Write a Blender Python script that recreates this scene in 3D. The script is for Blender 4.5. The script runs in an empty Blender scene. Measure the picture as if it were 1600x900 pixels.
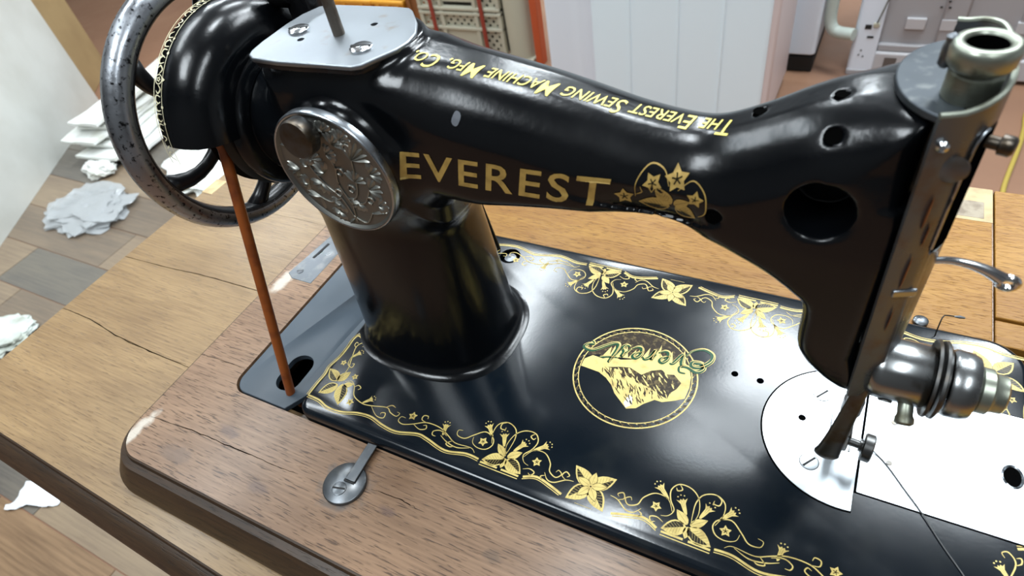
import bpy, bmesh, math, random
import numpy as np
from mathutils import Vector, Matrix
from mathutils.bvhtree import BVHTree
random.seed(7)
SC = bpy.context.scene
COL = SC.collection
TZ = 760.0                      # height of the machine bed above the floor, mm
PI = math.pi
def W(x, y, z): return Vector((x, y, z + TZ)) * 0.001     # millimetres (bed corner = origin) to scene metres

# ------------------------------------------------------------------ camera
cam = bpy.data.cameras.new('camera'); camo = bpy.data.objects.new('camera', cam); COL.objects.link(camo)
camo.location = W(256.4, -118.2, 302.0)
Rw = Matrix(((0.88526442, 0.22048409, -0.40950418), (0.43902235, -0.68678161, 0.57930164), (-0.15351315, -0.69261662, -0.70478077)))
RX = Vector((0.88526442, 0.22048409, -0.40950418)).normalized()
RY = Vector((0.43902235, -0.68678161, 0.57930164)); RY = (RY - RX * RX.dot(RY)).normalized()
RZ = RX.cross(RY)
if RZ[1] > 0: RZ = -RZ
R = Matrix((RX, RY, RZ)) @ Matrix(((1, 0, 0), (0, -1, 0), (0, 0, -1)))
camo.rotation_euler = R.to_euler()
cam.sensor_width = 36; cam.lens = 984.4 / 1600 * 36
cam.clip_start = 0.01; cam.clip_end = 50
cam.dof.use_dof = True; cam.dof.focus_distance = 0.36; cam.dof.aperture_fstop = 14
SC.camera = camo

# ------------------------------------------------------------------ world, lamps, exposure
wd = bpy.data.worlds.new('world'); SC.world = wd; wd.use_nodes = True
bg = wd.node_tree.nodes['Background']; bg.inputs['Color'].default_value = (0.80, 0.90, 1.0, 1); bg.inputs['Strength'].default_value = 0.42
SC.view_settings.view_transform = 'Standard'; SC.view_settings.look = 'None'; SC.view_settings.gamma = 1; SC.view_settings.exposure = 0.0
LAMPS = [(260, 1680, 400, 620, 30), (170, 1120, 360, 200, 5), (-930, 1720, 200, 800, 22), (900, 1450, 600, 700, 30), (-150, 500, 200, 420, 13), (-1700, 300, 120, 1200, 26), (900, -900, 300, 1200, 22), (-700, -950, 620, 800, 32), (-2600, 2000, 120, 1200, 40), (1200, 2700, 120, 1200, 40), (-600, 2900, 120, 1200, 30)]
def lamp(name, x, y, z, sx, sy, power, rz=0, col=(0.87, 0.95, 1.0)):
    l = bpy.data.lights.new(name, 'AREA'); l.shape = 'RECTANGLE'; l.size = sx / 1000; l.size_y = sy / 1000; l.energy = power; l.color = col
    o = bpy.data.objects.new(name, l); COL.objects.link(o); o.location = W(x, y, z); o.rotation_euler = (0, 0, rz); return o
for lx, ly, sx, sy, pw in LAMPS: lamp('ceiling_lamp', lx, ly, 1880, sx, sy, pw)

# ------------------------------------------------------------------ materials
def nt(name):
    m = bpy.data.materials.new(name); m.use_nodes = True; n = m.node_tree
    return m, n, n.nodes['Principled BSDF']
def mat(name, col, rough=0.5, metal=0.0, bump=None, mottle=None, coat=0, alpha=1, trans=0, rvar=None, spec=0.5):
    m, n, b = nt(name)
    b.inputs['Base Color'].default_value = (*col, 1); b.inputs['Roughness'].default_value = rough
    b.inputs['Metallic'].default_value = metal; b.inputs['Coat Weight'].default_value = coat; b.inputs['Coat Roughness'].default_value = 0.12
    b.inputs['Alpha'].default_value = alpha; b.inputs['Transmission Weight'].default_value = trans; b.inputs['Specular IOR Level'].default_value = spec
    tc = n.nodes.new('ShaderNodeTexCoord')
    def noise(scale, detail=4):
        t = n.nodes.new('ShaderNodeTexNoise'); t.inputs['Scale'].default_value = scale; t.inputs['Detail'].default_value = detail
        n.links.new(tc.outputs['Object'], t.inputs['Vector']); return t
    if mottle:      # (colour2, scale, lo, hi)
        t = noise(mottle[1], 6); r = n.nodes.new('ShaderNodeMapRange')
        r.inputs['From Min'].default_value = mottle[2]; r.inputs['From Max'].default_value = mottle[3]
        mx = n.nodes.new('ShaderNodeMix'); mx.data_type = 'RGBA'
        n.links.new(t.outputs['Fac'], r.inputs['Value']); n.links.new(r.outputs['Result'], mx.inputs['Factor'])
        mx.inputs['A'].default_value = (*col, 1); mx.inputs['B'].default_value = (*mottle[0], 1)
        n.links.new(mx.outputs['Result'], b.inputs['Base Color'])
    if bump:        # (scale, strength, distance)
        t = noise(bump[0], 3); bp = n.nodes.new('ShaderNodeBump'); bp.inputs['Strength'].default_value = bump[1]; bp.inputs['Distance'].default_value = bump[2]
        n.links.new(t.outputs['Fac'], bp.inputs['Height']); n.links.new(bp.outputs['Normal'], b.inputs['Normal'])
    if rvar:        # (scale, lo, hi)
        t = noise(rvar[0], 5); r = n.nodes.new('ShaderNodeMapRange'); r.inputs['From Min'].default_value = .3; r.inputs['From Max'].default_value = .7
        r.inputs['To Min'].default_value = rvar[1]; r.inputs['To Max'].default_value = rvar[2]
        n.links.new(t.outputs['Fac'], r.inputs['Value']); n.links.new(r.outputs['Result'], b.inputs['Roughness'])
    return m
def wood(name, c1, c2, pore, rough=0.42, grain=1.0, coat=0.15, pore_amt=0.6, rot=0.0, spec=.5, wear=(), wcol=(.52, .47, .40)):
    """oak-like: colour drifts, long fibres and short dark pores running along local X"""
    m, n, b = nt(name); L = n.links.new
    tc = n.nodes.new('ShaderNodeTexCoord'); mp0 = n.nodes.new('ShaderNodeMapping'); mp0.inputs['Rotation'].default_value = (0, 0, rot)
    L(tc.outputs['Object'], mp0.inputs['Vector'])
    def ns(sc, scale, detail=4, dist=0):
        mp = n.nodes.new('ShaderNodeMapping'); mp.inputs['Scale'].default_value = sc
        t = n.nodes.new('ShaderNodeTexNoise'); t.inputs['Scale'].default_value = scale * grain; t.inputs['Detail'].default_value = detail; t.inputs['Distortion'].default_value = dist
        L(mp0.outputs['Vector'], mp.inputs['Vector']); L(mp.outputs['Vector'], t.inputs['Vector']); return t
    broad = ns((1, 5, 3), 7, 5, 0.6); fib = ns((1, 26, 12), 26, 5); por = ns((1, 14, 8), 95, 4)
    mx = n.nodes.new('ShaderNodeMix'); mx.data_type = 'RGBA'; mx.inputs['A'].default_value = (*c1, 1); mx.inputs['B'].default_value = (*c2, 1)
    ad = n.nodes.new('ShaderNodeMath'); ad.operation = 'ADD'; r = n.nodes.new('ShaderNodeMapRange')
    L(broad.outputs['Fac'], ad.inputs[0]); L(fib.outputs['Fac'], ad.inputs[1]); L(ad.outputs[0], r.inputs['Value'])
    r.inputs['From Min'].default_value = .75; r.inputs['From Max'].default_value = 1.25; L(r.outputs['Result'], mx.inputs['Factor'])
    rp = n.nodes.new('ShaderNodeMapRange'); rp.inputs['From Min'].default_value = .57; rp.inputs['From Max'].default_value = .66; rp.inputs['To Max'].default_value = pore_amt
    L(por.outputs['Fac'], rp.inputs['Value'])
    m2 = n.nodes.new('ShaderNodeMix'); m2.data_type = 'RGBA'; m2.inputs['B'].default_value = (*pore, 1)
    L(rp.outputs['Result'], m2.inputs['Factor']); L(mx.outputs['Result'], m2.inputs['A']); last = m2.outputs['Result']
    for (wx, wy, rx, ry, wr, amt, wc) in wear:      # rubbed or stained patches, in the table's own coordinates (mm)
        mp = n.nodes.new('ShaderNodeMapping'); mp.vector_type = 'TEXTURE'; mp.inputs['Location'].default_value = ((wx - 150) / 1000, (wy - 100) / 1000, .03); mp.inputs['Rotation'].default_value = (0, 0, wr); mp.inputs['Scale'].default_value = (rx / 1000, ry / 1000, 1)
        gr = n.nodes.new('ShaderNodeTexGradient'); gr.gradient_type = 'SPHERICAL'; L(tc.outputs['Object'], mp.inputs['Vector']); L(mp.outputs['Vector'], gr.inputs['Vector'])
        nz = n.nodes.new('ShaderNodeTexNoise'); nz.inputs['Scale'].default_value = 130; nz.inputs['Detail'].default_value = 5; L(tc.outputs['Object'], nz.inputs['Vector'])
        q = n.nodes.new('ShaderNodeMath'); q.operation = 'MULTIPLY_ADD'; L(nz.outputs['Fac'], q.inputs[0]); q.inputs[1].default_value = 1.6; L(gr.outputs['Fac'], q.inputs[2])
        rr = n.nodes.new('ShaderNodeMapRange'); rr.inputs['From Min'].default_value = 1.0; rr.inputs['From Max'].default_value = 1.5; rr.inputs['To Max'].default_value = amt; L(q.outputs[0], rr.inputs['Value'])
        g2 = n.nodes.new('ShaderNodeMapRange'); g2.inputs['From Max'].default_value = .35; L(gr.outputs['Fac'], g2.inputs['Value'])
        q2 = n.nodes.new('ShaderNodeMath'); q2.operation = 'MULTIPLY'; L(rr.outputs['Result'], q2.inputs[0]); L(g2.outputs['Result'], q2.inputs[1])
        m3 = n.nodes.new('ShaderNodeMix'); m3.data_type = 'RGBA'; m3.inputs['B'].default_value = (*wc, 1); L(q2.outputs[0], m3.inputs['Factor']); L(last, m3.inputs['A']); last = m3.outputs['Result']
    L(last, b.inputs['Base Color'])
    bp = n.nodes.new('ShaderNodeBump'); bp.inputs['Strength'].default_value = .35; bp.inputs['Distance'].default_value = .0004; bp.invert = True
    L(rp.outputs['Result'], bp.inputs['Height']); L(bp.outputs['Normal'], b.inputs['Normal'])
    b.inputs['Specular IOR Level'].default_value = spec; b.inputs['Roughness'].default_value = rough; b.inputs['Coat Weight'].default_value = coat; b.inputs['Coat Roughness'].default_value = .2
    return m
M = {}
M['japan'] = mat('black_enamel', (.0020, .0026, .0035), .2, 0, bump=(380, .15, .0004), rvar=(28, .15, .26), spec=.4)
M['japan_bed'] = mat('black_bed_enamel', (.0038, .0068, .0105), .15, 0, bump=(600, .04, .0003), rvar=(22, .12, .19), spec=.45, mottle=((.010, .013, .015), 60, .55, .8))  # bluish room reflection is partly put into the base colour
M['japan_blue'] = mat('slate_blue_enamel', (.045, .062, .080), .4, 0, rvar=(30, .35, .55))
M['black'] = mat('black_iron', (.006, .006, .007), .32, 0, rvar=(50, .24, .42))
M['hole'] = mat('hole_shade', (.002, .002, .002), .8, spec=0)  # unreflecting black; stands in for the shade inside holes, gaps and cracks
M['chrome'] = mat('bright_chrome', (.66, .68, .70), .16, 1, rvar=(60, .10, .26))
M['cap'] = mat('brushed_cap_steel', (.33, .355, .38), .42, 1, rvar=(30, .36, .5), mottle=((.30, .28, .25), 110, .62, .78))
M['steel'] = mat('polished_steel', (.40, .43, .46), .26, 1, rvar=(40, .2, .36), mottle=((.30, .29, .27), 120, .60, .75))
M['plate'] = mat('satin_steel_plate', (.70, .75, .79), .36, 1, rvar=(25, .3, .45), mottle=((.42, .38, .32), 240, .66, .78))
M['darksteel'] = mat('dull_dark_steel', (.13, .13, .127), .38, 1, rvar=(60, .28, .5), mottle=((.10, .075, .05), 90, .5, .7))
M['strip'] = mat('worn_face_steel', (.14, .145, .15), .36, .75, rvar=(60, .24, .46), mottle=((.14, .10, .07), 90, .5, .7))
M['tension'] = mat('tension_steel', (.34, .35, .35), .24, 1, rvar=(60, .18, .32), mottle=((.17, .14, .11), 90, .56, .72))
M['cap_dark'] = mat('blued_head_cap', (.055, .065, .075), .38, .5, rvar=(40, .3, .5), mottle=((.13, .14, .14), 160, .56, .72))
M['pin'] = mat('rusty_pin_steel', (.17, .145, .12), .42, .8, mottle=((.09, .06, .04), 90, .5, .65))
M['gunmetal'] = mat('gunmetal', (.13, .14, .15), .33, .9, rvar=(60, .25, .45), mottle=((.2, .2, .2), 140, .5, .75))
M['patina'] = mat('greenish_nickel', (.33, .35, .29), .36, .9, mottle=((.12, .11, .07), 90, .5, .7), rvar=(80, .3, .5))
M['rim'] = mat('worn_nickel_rim', (.32, .335, .36), .34, .95, mottle=((.03, .03, .032), 420, .56, .68), rvar=(50, .22, .5), bump=(300, .3, .0005))
M['relief'] = mat('pewter_relief', (.30, .30, .27), .42, .9, rvar=(90, .3, .5))
M['relief_bg'] = mat('pewter_ground', (.17, .17, .155), .45, .85, rvar=(90, .35, .55))
M['gold'] = mat('gold_leaf', (.60, .46, .14), .45, .1, mottle=((.42, .30, .08), 160, .5, .7))
M['gold_dim'] = mat('shaded_gold_leaf', (.50, .33, .09), .42, .25, mottle=((.34, .22, .06), 220, .45, .7))  # dim light on the arm's back put into the gold's colour
M['gold_pale'] = mat('pale_gold_leaf', (.80, .74, .50), .4, .1, mottle=((.6, .52, .3), 160, .5, .7))
M['yellow_letter'] = mat('yellow_lettering', (.86, .72, .16), .45, 0)
M['veins'] = mat('dark_decal_line', (.02, .016, .008), .25, 0, spec=.2)
M['umber'] = mat('umber_decal', (.030, .021, .013), .25, 0, spec=.2, mottle=((.13, .095, .04), 420, .5, .66))
M['green'] = mat('green_lettering', (.008, .06, .026), .25, 0, spec=.2)
M['silverleaf'] = mat('worn_silver_leaf', (.6, .62, .62), .35, .4)
M['leather'] = mat('orange_brown_leather', (.30, .075, .012), .42, 0, bump=(300, .15, .0005), mottle=((.16, .035, .008), 70, .5, .7))
M['wood_panel'] = wood('oak_raised_panel', (.285, .168, .095), (.17, .094, .050), (.05, .025, .013), pore_amt=.85, coat=.2, spec=.35, wear=((-101, -52, 7, 22, -.22, .9, (.56, .50, .42)), (-97, 92, 9, 26, -.15, .8, (.56, .50, .42)), (54, -31, 23, 23, 0, .85, (.10, .085, .075)), (-84, 130, 20, 50, 0, .5, (.13, .11, .10)), (-40, -30, 14, 6, 0, .6, (.10, .06, .05)), (5, -52, 12, 5, 0, .5, (.10, .06, .05)), (85, -34, 9, 4, 0, .5, (.08, .05, .05)), (150, -33, 9, 5, 0, .5, (.09, .06, .04)), (-60, -55, 20, 8, 0, .5, (.12, .08, .06))))
M['wood_back'] = wood('oak_orange_panel', (.38, .19, .032), (.25, .105, .014), (.10, .035, .006), rough=.5, coat=.04, spec=.3, pore_amt=.85, grain=1.5)
M['wood_leaf'] = wood('oak_pale_leaf', (.285, .18, .078), (.18, .105, .042), (.085, .045, .022), pore_amt=.5)
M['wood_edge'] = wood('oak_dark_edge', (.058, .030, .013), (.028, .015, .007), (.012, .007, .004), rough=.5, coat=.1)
M['bare'] = mat('bare_pale_wood', (.56, .42, .22), .6, 0, mottle=((.42, .28, .14), 60, .45, .65))
M['label_grey'] = mat('scuffed_grey_wood', (.34, .28, .20), .6, 0, mottle=((.2, .15, .1), 120, .45, .65))
M['chalk'] = mat('pale_scuff', (.55, .50, .42), .7, 0)
FB = [wood('floor_board_%d' % i, a, b, (.03, .02, .012), rough=.4, coat=.2, pore_amt=.15, grain=.25) for i, (a, b) in enumerate([
    ((.27, .20, .13), (.18, .13, .09)), ((.21, .155, .105), (.13, .10, .075)), ((.16, .14, .11), (.10, .09, .08)), ((.27, .17, .095), (.15, .09, .05)), ((.15, .13, .105), (.09, .08, .07))])]
M['floor'] = mat('red_brown_floor', (.30, .165, .10), .5, 0, mottle=((.24, .125, .075), 3, .35, .65), rvar=(6, .4, .6))
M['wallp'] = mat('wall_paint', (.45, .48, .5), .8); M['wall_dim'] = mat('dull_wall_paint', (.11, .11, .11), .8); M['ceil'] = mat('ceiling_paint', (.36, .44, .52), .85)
M['white'] = mat('white_enamel', (.80, .93, 1.0), .35, 0)
M['white2'] = mat('white_plastic', (.74, .80, .88), .45, 0)
M['grey_plastic'] = mat('grey_plastic', (.36, .35, .36), .5)
M['grey_light'] = mat('light_grey_plastic', (.50, .49, .50), .5)
M['slot'] = mat('black_slot', (.01, .01, .01), .7)
M['hose'] = mat('pale_green_hose', (.45, .50, .45), .45)
M['cream'] = mat('cream_crate_plastic', (.46, .44, .34), .5, 0)
M['yellow'] = mat('amber_crate_plastic', (.72, .33, .03), .45)
M['brown_crate'] = mat('brown_crate_plastic', (.22, .08, .02), .5)
M['red'] = mat('orange_red_paint', (.46, .075, .02), .45)
M['dark_red'] = mat('dark_red_paint', (.25, .03, .015), .5)
M['board_grey'] = mat('pale_grey_board', (.70, .71, .67), .6, 0, mottle=((.58, .58, .53), 4, .4, .7))
M['board_tan'] = mat('tan_plywood', (.44, .31, .15), .6, 0, mottle=((.34, .23, .11), 5, .4, .7))
M['foam'] = mat('white_foam', (.74, .75, .72), .6, 0, mottle=((.6, .6, .52), 14, .5, .7))
M['bagplastic'] = mat('milky_plastic_film', (.50, .52, .53), .2, 0, alpha=.6)
M['paper'] = mat('white_paper', (.80, .83, .86), .8)
M['cloth'] = mat('white_rag', (.62, .66, .62), .9, 0, mottle=((.40, .42, .36), 18, .5, .7))
M['cord'] = mat('yellow_cord', (.42, .31, .06), .5)
M['thread'] = mat('grey_thread', (.10, .10, .10), .5)
M['wire'] = mat('dark_wire', (.05, .045, .04), .35, .8)

# ------------------------------------------------------------------ builders
LOC = {}
def place(o, parent):
    if parent is not None: o.parent = parent
def tag(o, label=None, cat=None, group=None, kind=None):
    if label: o['label'] = label
    if cat: o['category'] = cat
    if group: o['group'] = group
    if kind: o['kind'] = kind
    return o
def thing(name, label, cat, loc, group=None):
    o = bpy.data.objects.new(name, None); COL.objects.link(o); o.empty_display_size = .02
    o.location = W(*loc); LOC[o.name] = W(*loc); return tag(o, label, cat, group)
def root_loc(parent):
    while parent is not None:
        if parent.name in LOC: return LOC[parent.name]
        parent = parent.parent
    return Vector((0, 0, 0))
def fin(name, me, m, parent=None, loc=None, smooth=True, bevel=0, segs=2, angle=35, recalc=True):
    """mesh in scene metres -> object; vertices are made relative to the thing's base"""
    o = bpy.data.objects.new(name, me); COL.objects.link(o)
    base = root_loc(parent) if parent is not None else (W(*loc) if loc else Vector((0, 0, 0)))
    me.transform(Matrix.Translation(-base))
    if parent is None: o.location = base; LOC[o.name] = base
    else: o.parent = parent
    if m is not None and not me.materials: me.materials.append(m)
    if recalc:
        bm = bmesh.new(); bm.from_mesh(me); bmesh.ops.recalc_face_normals(bm, faces=bm.faces); bm.to_mesh(me); bm.free()
    if bevel:
        md = o.modifiers.new('b', 'BEVEL'); md.width = bevel / 1000; md.segments = segs; md.limit_method = 'ANGLE'; md.angle_limit = math.radians(30)
    if smooth:
        for p in me.polygons: p.use_smooth = True
        if angle: me.set_sharp_from_angle(angle=math.radians(angle))
    return o
class G:
    def __init__(s): s.v = []; s.f = []; s.mi = []; s.m = 0
    def add(s, vs, fs):
        k = len(s.v); s.v += [Vector(v) for v in vs]; s.f += [tuple(i + k for i in f) for f in fs]; s.mi += [s.m] * len(fs)
    def box(s, x0, x1, y0, y1, z0, z1):
        s.add([(x, y, z) for z in (z0, z1) for y in (y0, y1) for x in (x0, x1)],
              [(0, 2, 3, 1), (4, 5, 7, 6), (0, 1, 5, 4), (2, 6, 7, 3), (0, 4, 6, 2), (1, 3, 7, 5)]); return s
    def obox(s, c, ux, uy, uz, hx, hy, hz):
        c = Vector(c); ux, uy, uz = Vector(ux).normalized(), Vector(uy).normalized(), Vector(uz).normalized()
        s.add([c + ux * hx * a + uy * hy * b + uz * hz * d for d in (-1, 1) for b in (-1, 1) for a in (-1, 1)],
              [(0, 2, 3, 1), (4, 5, 7, 6), (0, 1, 5, 4), (2, 6, 7, 3), (0, 4, 6, 2), (1, 3, 7, 5)]); return s
    def lathe(s, prof, o, d, n=48, a0=0, a1=2 * PI, ref=(0, 0, 1), caps=True):
        """prof: (distance along axis, radius)"""
        o = Vector(o); d = Vector(d).normalized(); u = Vector((1, 0, 0)) if abs(d.z) > .9 else Vector(ref); u = (u - d * d.dot(u)).normalized(); w = d.cross(u)
        full = abs(a1 - a0 - 2 * PI) < 1e-6; cnt = n if full else n + 1; vs = []
        for a, r in prof:
            for i in range(cnt):
                t = a0 + (a1 - a0) * i / n; vs.append(o + d * a + (u * math.cos(t) + w * math.sin(t)) * max(r, .01))
        fs = []
        for j in range(len(prof) - 1):
            for i in range(n):
                i2 = (i + 1) % cnt; fs.append((j * cnt + i, j * cnt + i2, (j + 1) * cnt + i2, (j + 1) * cnt + i))
        if caps and full:
            fs.append(tuple(range(cnt))); fs.append(tuple(range((len(prof) - 1) * cnt, len(prof) * cnt)))
        s.add(vs, fs); return s
    def cyl(s, p0, p1, r0, r1=None, n=24):
        p0 = Vector(p0); p1 = Vector(p1); r1 = r0 if r1 is None else r1; d = p1 - p0
        ref = (1, 0, 0) if abs(d.normalized().z) > .9 else (0, 0, 1)
        return s.lathe([(0, r0), (d.length, r1)], p0, d, n, ref=ref)
    def tube(s, pts, r, n=10, flat=1.0, up=(0, 0, 1), closed=False):
        pts = [Vector(p) for p in pts]; N = len(pts); rr = r if hasattr(r, '__len__') else [r] * N; vs = []
        for i, p in enumerate(pts):
            t = (pts[(i + 1) % N] - pts[i - 1]) if closed else (pts[min(i + 1, N - 1)] - pts[max(i - 1, 0)])
            t.normalize(); a = Vector(up) - t * t.dot(Vector(up))
            if a.length < 1e-3: a = Vector((1, 0, 0)) - t * t.x
            a.normalize(); b = t.cross(a)
            for k in range(n):
                q = 2 * PI * k / n; vs.append(p + a * math.cos(q) * rr[i] * flat + b * math.sin(q) * rr[i])
        fs = [(i * n + k, i * n + (k + 1) % n, ((i + 1) % N) * n + (k + 1) % n, ((i + 1) % N) * n + k) for i in range(N if closed else N - 1) for k in range(n)]
        if not closed: fs += [tuple(range(n)), tuple(range((N - 1) * n, N * n))]
        s.add(vs, fs); return s
    def prism(s, poly, z0, z1, f=lambda a, b, c: (a, b, c)):
        """extrude a 2D outline from z0 to z1; f places it"""
        n = len(poly); s.add([f(x, y, z0) for x, y in poly] + [f(x, y, z1) for x, y in poly],
                            [tuple(range(n)), tuple(range(n, 2 * n))] + [(i, (i + 1) % n, n + (i + 1) % n, n + i) for i in range(n)]); return s
    def loft(s, rings, closed=True, caps=True):
        n = len(rings[0]); vs = [p for r in rings for p in r]; fs = []
        for j in range(len(rings) - 1):
            for i in range(n if closed else n - 1):
                fs.append((j * n + i, j * n + (i + 1) % n, (j + 1) * n + (i + 1) % n, (j + 1) * n + i))
        if caps: fs += [tuple(range(n)), tuple(range((len(rings) - 1) * n, len(rings) * n))]
        s.add(vs, fs); return s
    def mesh(s, name='m'):
        me = bpy.data.meshes.new(name); me.from_pydata([W(*v) for v in s.v], [], s.f); me.update(); return me
    def obj(s, name, m, parent=None, mats=None, **k):
        me = s.mesh(name)
        if mats:
            for q in mats: me.materials.append(q)
            for p, i in zip(me.polygons, s.mi): p.material_index = i
        return fin(name, me, m, parent, **k)
def smooth_path(pts, k=6, closed=False):
    P = [Vector(p) for p in pts]; N = len(P); out = []
    for i in range(N if closed else N - 1):
        if closed: a, b, c, d = P[i - 1], P[i], P[(i + 1) % N], P[(i + 2) % N]
        else: a, b, c, d = P[max(i - 1, 0)], P[i], P[i + 1], P[min(i + 2, N - 1)]
        for j in range(k):
            t = j / k; out.append(.5 * ((2 * b) + (c - a) * t + (2 * a - 5 * b + 4 * c - d) * t * t + (3 * b - a - 3 * c + d) * t ** 3))
    if not closed: out.append(P[-1])
    return out
def rrect(x0, x1, y0, y1, r, n=8):
    rs = r if hasattr(r, '__len__') else (r,) * 4        # corners: (x0,y0) (x1,y0) (x1,y1) (x0,y1)
    out = []
    for (cx, cy, a), q in zip(((x0 + rs[0], y0 + rs[0], PI), (x1 - rs[1], y0 + rs[1], 1.5 * PI), (x1 - rs[2], y1 - rs[2], 0), (x0 + rs[3], y1 - rs[3], .5 * PI)), rs):
        for i in range(n + 1):
            t = a + .5 * PI * i / n; out.append((cx + q * math.cos(t), cy + q * math.sin(t)))
    return out
def circle(cx, cy, r, n=24): return [(cx + r * math.cos(2 * PI * i / n), cy + r * math.sin(2 * PI * i / n)) for i in range(n)]
def bake(o):
    """apply modifiers by taking the evaluated mesh"""
    dg = bpy.context.evaluated_depsgraph_get(); dg.update(); me = bpy.data.meshes.new_from_object(o.evaluated_get(dg)); o.modifiers.clear(); o.data = me
    return o
def cut(o, cutter_g):
    c = cutter_g.obj('cutter', M['hole'], None, smooth=False)
    c.location -= Vector((0, 0, 0))
    md = o.modifiers.new('c', 'BOOLEAN'); md.object = c; md.operation = 'DIFFERENCE'; md.solver = 'EXACT'
    bake(o); bpy.data.objects.remove(c)
def screw_head(g, c, d, r, h=1.2, slot_dir=(1, 0, 0), slot=True):
    """low domed slotted head; c = centre of its base, d = outward"""
    g.m = 0; g.lathe([(0, r), (h * .6, r), (h, r * .8), (h * 1.02, .02)], c, d, 24)
    if slot:
        g.m = 1; d = Vector(d).normalized(); sd = Vector(slot_dir); sd = (sd - d * d.dot(sd)).normalized()
        g.obox(Vector(c) + d * (h * .95), sd, d.cross(sd), d, r * .93, r * .13, h * .12); g.m = 0

# ------------------------------------------------------------------ the setting: floor and the wall behind
fl = G().box(-5500, 3500, -2500, 4200, -790, -762).obj('floor', M['floor'], None, smooth=False); tag(fl, kind='structure')
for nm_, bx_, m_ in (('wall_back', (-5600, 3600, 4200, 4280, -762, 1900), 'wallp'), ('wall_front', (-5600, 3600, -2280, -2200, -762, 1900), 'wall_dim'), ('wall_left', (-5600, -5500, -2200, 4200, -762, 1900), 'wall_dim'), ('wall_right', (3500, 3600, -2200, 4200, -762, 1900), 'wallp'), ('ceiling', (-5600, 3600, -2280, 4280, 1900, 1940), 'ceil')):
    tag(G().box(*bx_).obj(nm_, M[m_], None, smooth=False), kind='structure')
y = -560.0; k = 0
while y < 900:
    w = 146 + random.uniform(-3, 3); x = -2750 + random.uniform(0, 250) - 0.12 * (y - 400)
    while x < -520:
        ln = random.choice((118, 150, 300, 380, 470, 620)); x1 = min(x + ln, -500)
        me = G().box(x + 1.2, x1 - 1.2, y + 1.4, y + w - 1.4, -763, -759.4 - random.uniform(0, .6))
        ob = me.obj('floor_board', FB[random.choice((0, 0, 1, 1, 2, 3, 4))], fl, smooth=False)
        x = x1
    y += w

# ------------------------------------------------------------------ the treadle table
tb = thing('sewing_table', 'brown oak treadle table top with raised panel and pale left leaf under the black machine', 'table', (150, 100, -40))
def slab(poly, ztop, zbot, flare, lip=1.6):
    """board whose moulded edge spreads outward below a soft lip; poly counter-clockwise"""
    g = G(); n = len(poly); rings = []
    def off(d):
        out = []
        for i in range(n):
            a = Vector(poly[i - 1]); b = Vector(poly[i]); c = Vector(poly[(i + 1) % n])
            e1 = (b - a); e2 = (c - b)
            if e1.length < 1e-6 or e2.length < 1e-6: out.append(b); continue
            n1 = Vector((e1.y, -e1.x)).normalized(); n2 = Vector((e2.y, -e2.x)).normalized(); nn = (n1 + n2)
            nn = nn / max(nn.length_squared, .2) * 2 * .5 * 2 if False else nn.normalized() / max(.5, math.cos(n1.angle(n2) / 2)); out.append(b + nn * d)
        return out
    prof = [(ztop, -lip), (ztop - lip * .3, -lip * .3), (ztop - lip, 0), (ztop - lip * 2.2, .4), (ztop - lip * 3, flare * .35), (zbot + 5, flare * .95), (zbot + 1.5, flare), (zbot, flare - 1.5)]
    rings = [[(p[0], p[1], z) for p in off(d)] for z, d in prof]
    return g, rings
# raised panel with the cut-out for the machine: an outer moulded rim strip plus the top made of two boards parted by a crack line
outer = rrect(-108, 357, -69, 325, (22, .5, .5, .5), 10)
g, rings = slab(outer, -8, -30, 13)
g.loft([r_[22:] + r_[:22] for r_ in rings], closed=False, caps=False)
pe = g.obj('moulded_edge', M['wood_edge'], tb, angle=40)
hole = rrect(-64.5, 374.5, -4.6, 182.5, 12, 6)
def plate_with_hole(outer, hole, ztop, zbot):
    bm = bmesh.new()
    def loop(p, z):
        vs = [bm.verts.new(W(x, y, z)) for x, y in p]; return [bm.edges.new((vs[i], vs[(i + 1) % len(vs)])) for i in range(len(vs))], vs
    eo, vo = loop(outer, ztop); eh, vh = loop(hole, ztop)
    bmesh.ops.triangle_fill(bm, edges=eo + eh, use_beauty=True)
    lows = []
    for vs in (vo, vh):
        lo = [bm.verts.new(v.co + Vector((0, 0, (zbot - ztop) / 1000))) for v in vs]; lows.append(lo)
        for i in range(len(vs)):
            j = (i + 1) % len(vs); bm.faces.new((vs[i], vs[j], lo[j], lo[i]))
    el = []
    for lo in lows:
        for i in range(len(lo)):
            e = bm.edges.get((lo[i], lo[(i + 1) % len(lo)])); el.append(e or bm.edges.new((lo[i], lo[(i + 1) % len(lo)])))
    bmesh.ops.triangle_fill(bm, edges=el, use_beauty=True)
    me = bpy.data.meshes.new('p'); bm.to_mesh(me); bm.free(); return me
inner = [p for p in rrect(-106.4, 357, -67.4, 325, (20.4, .5, .5, .5), 10)]
# split at y = -37 (the long crack) near the front and behind the machine, by material
hole2 = [(min(x, 357 - .4), y) for x, y in hole]
near = [p for p in inner]
hl = [p for p in hole if p[0] < 200]; hl.sort(key=lambda p: math.atan2(p[1] - 89, -(p[0] - 89)))     # left end of the cut-out, near side first
C_out = inner[:22] + [(357, -4.6)] + hl + [(357, 182.5)] + inner[22:]
top = G().prism(C_out, -26, -7.95).obj('raised_panel', M['wood_panel'], tb, smooth=False)
# rear strip behind the machine is a separate, more orange board lying in the frame
G().prism([(-64, 183), (356.4, 183), (356.4, 324.4), (-64, 324.4)], -9, -7.80).obj('rear_board', M['wood_back'], tb, smooth=False, bevel=.4)
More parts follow.
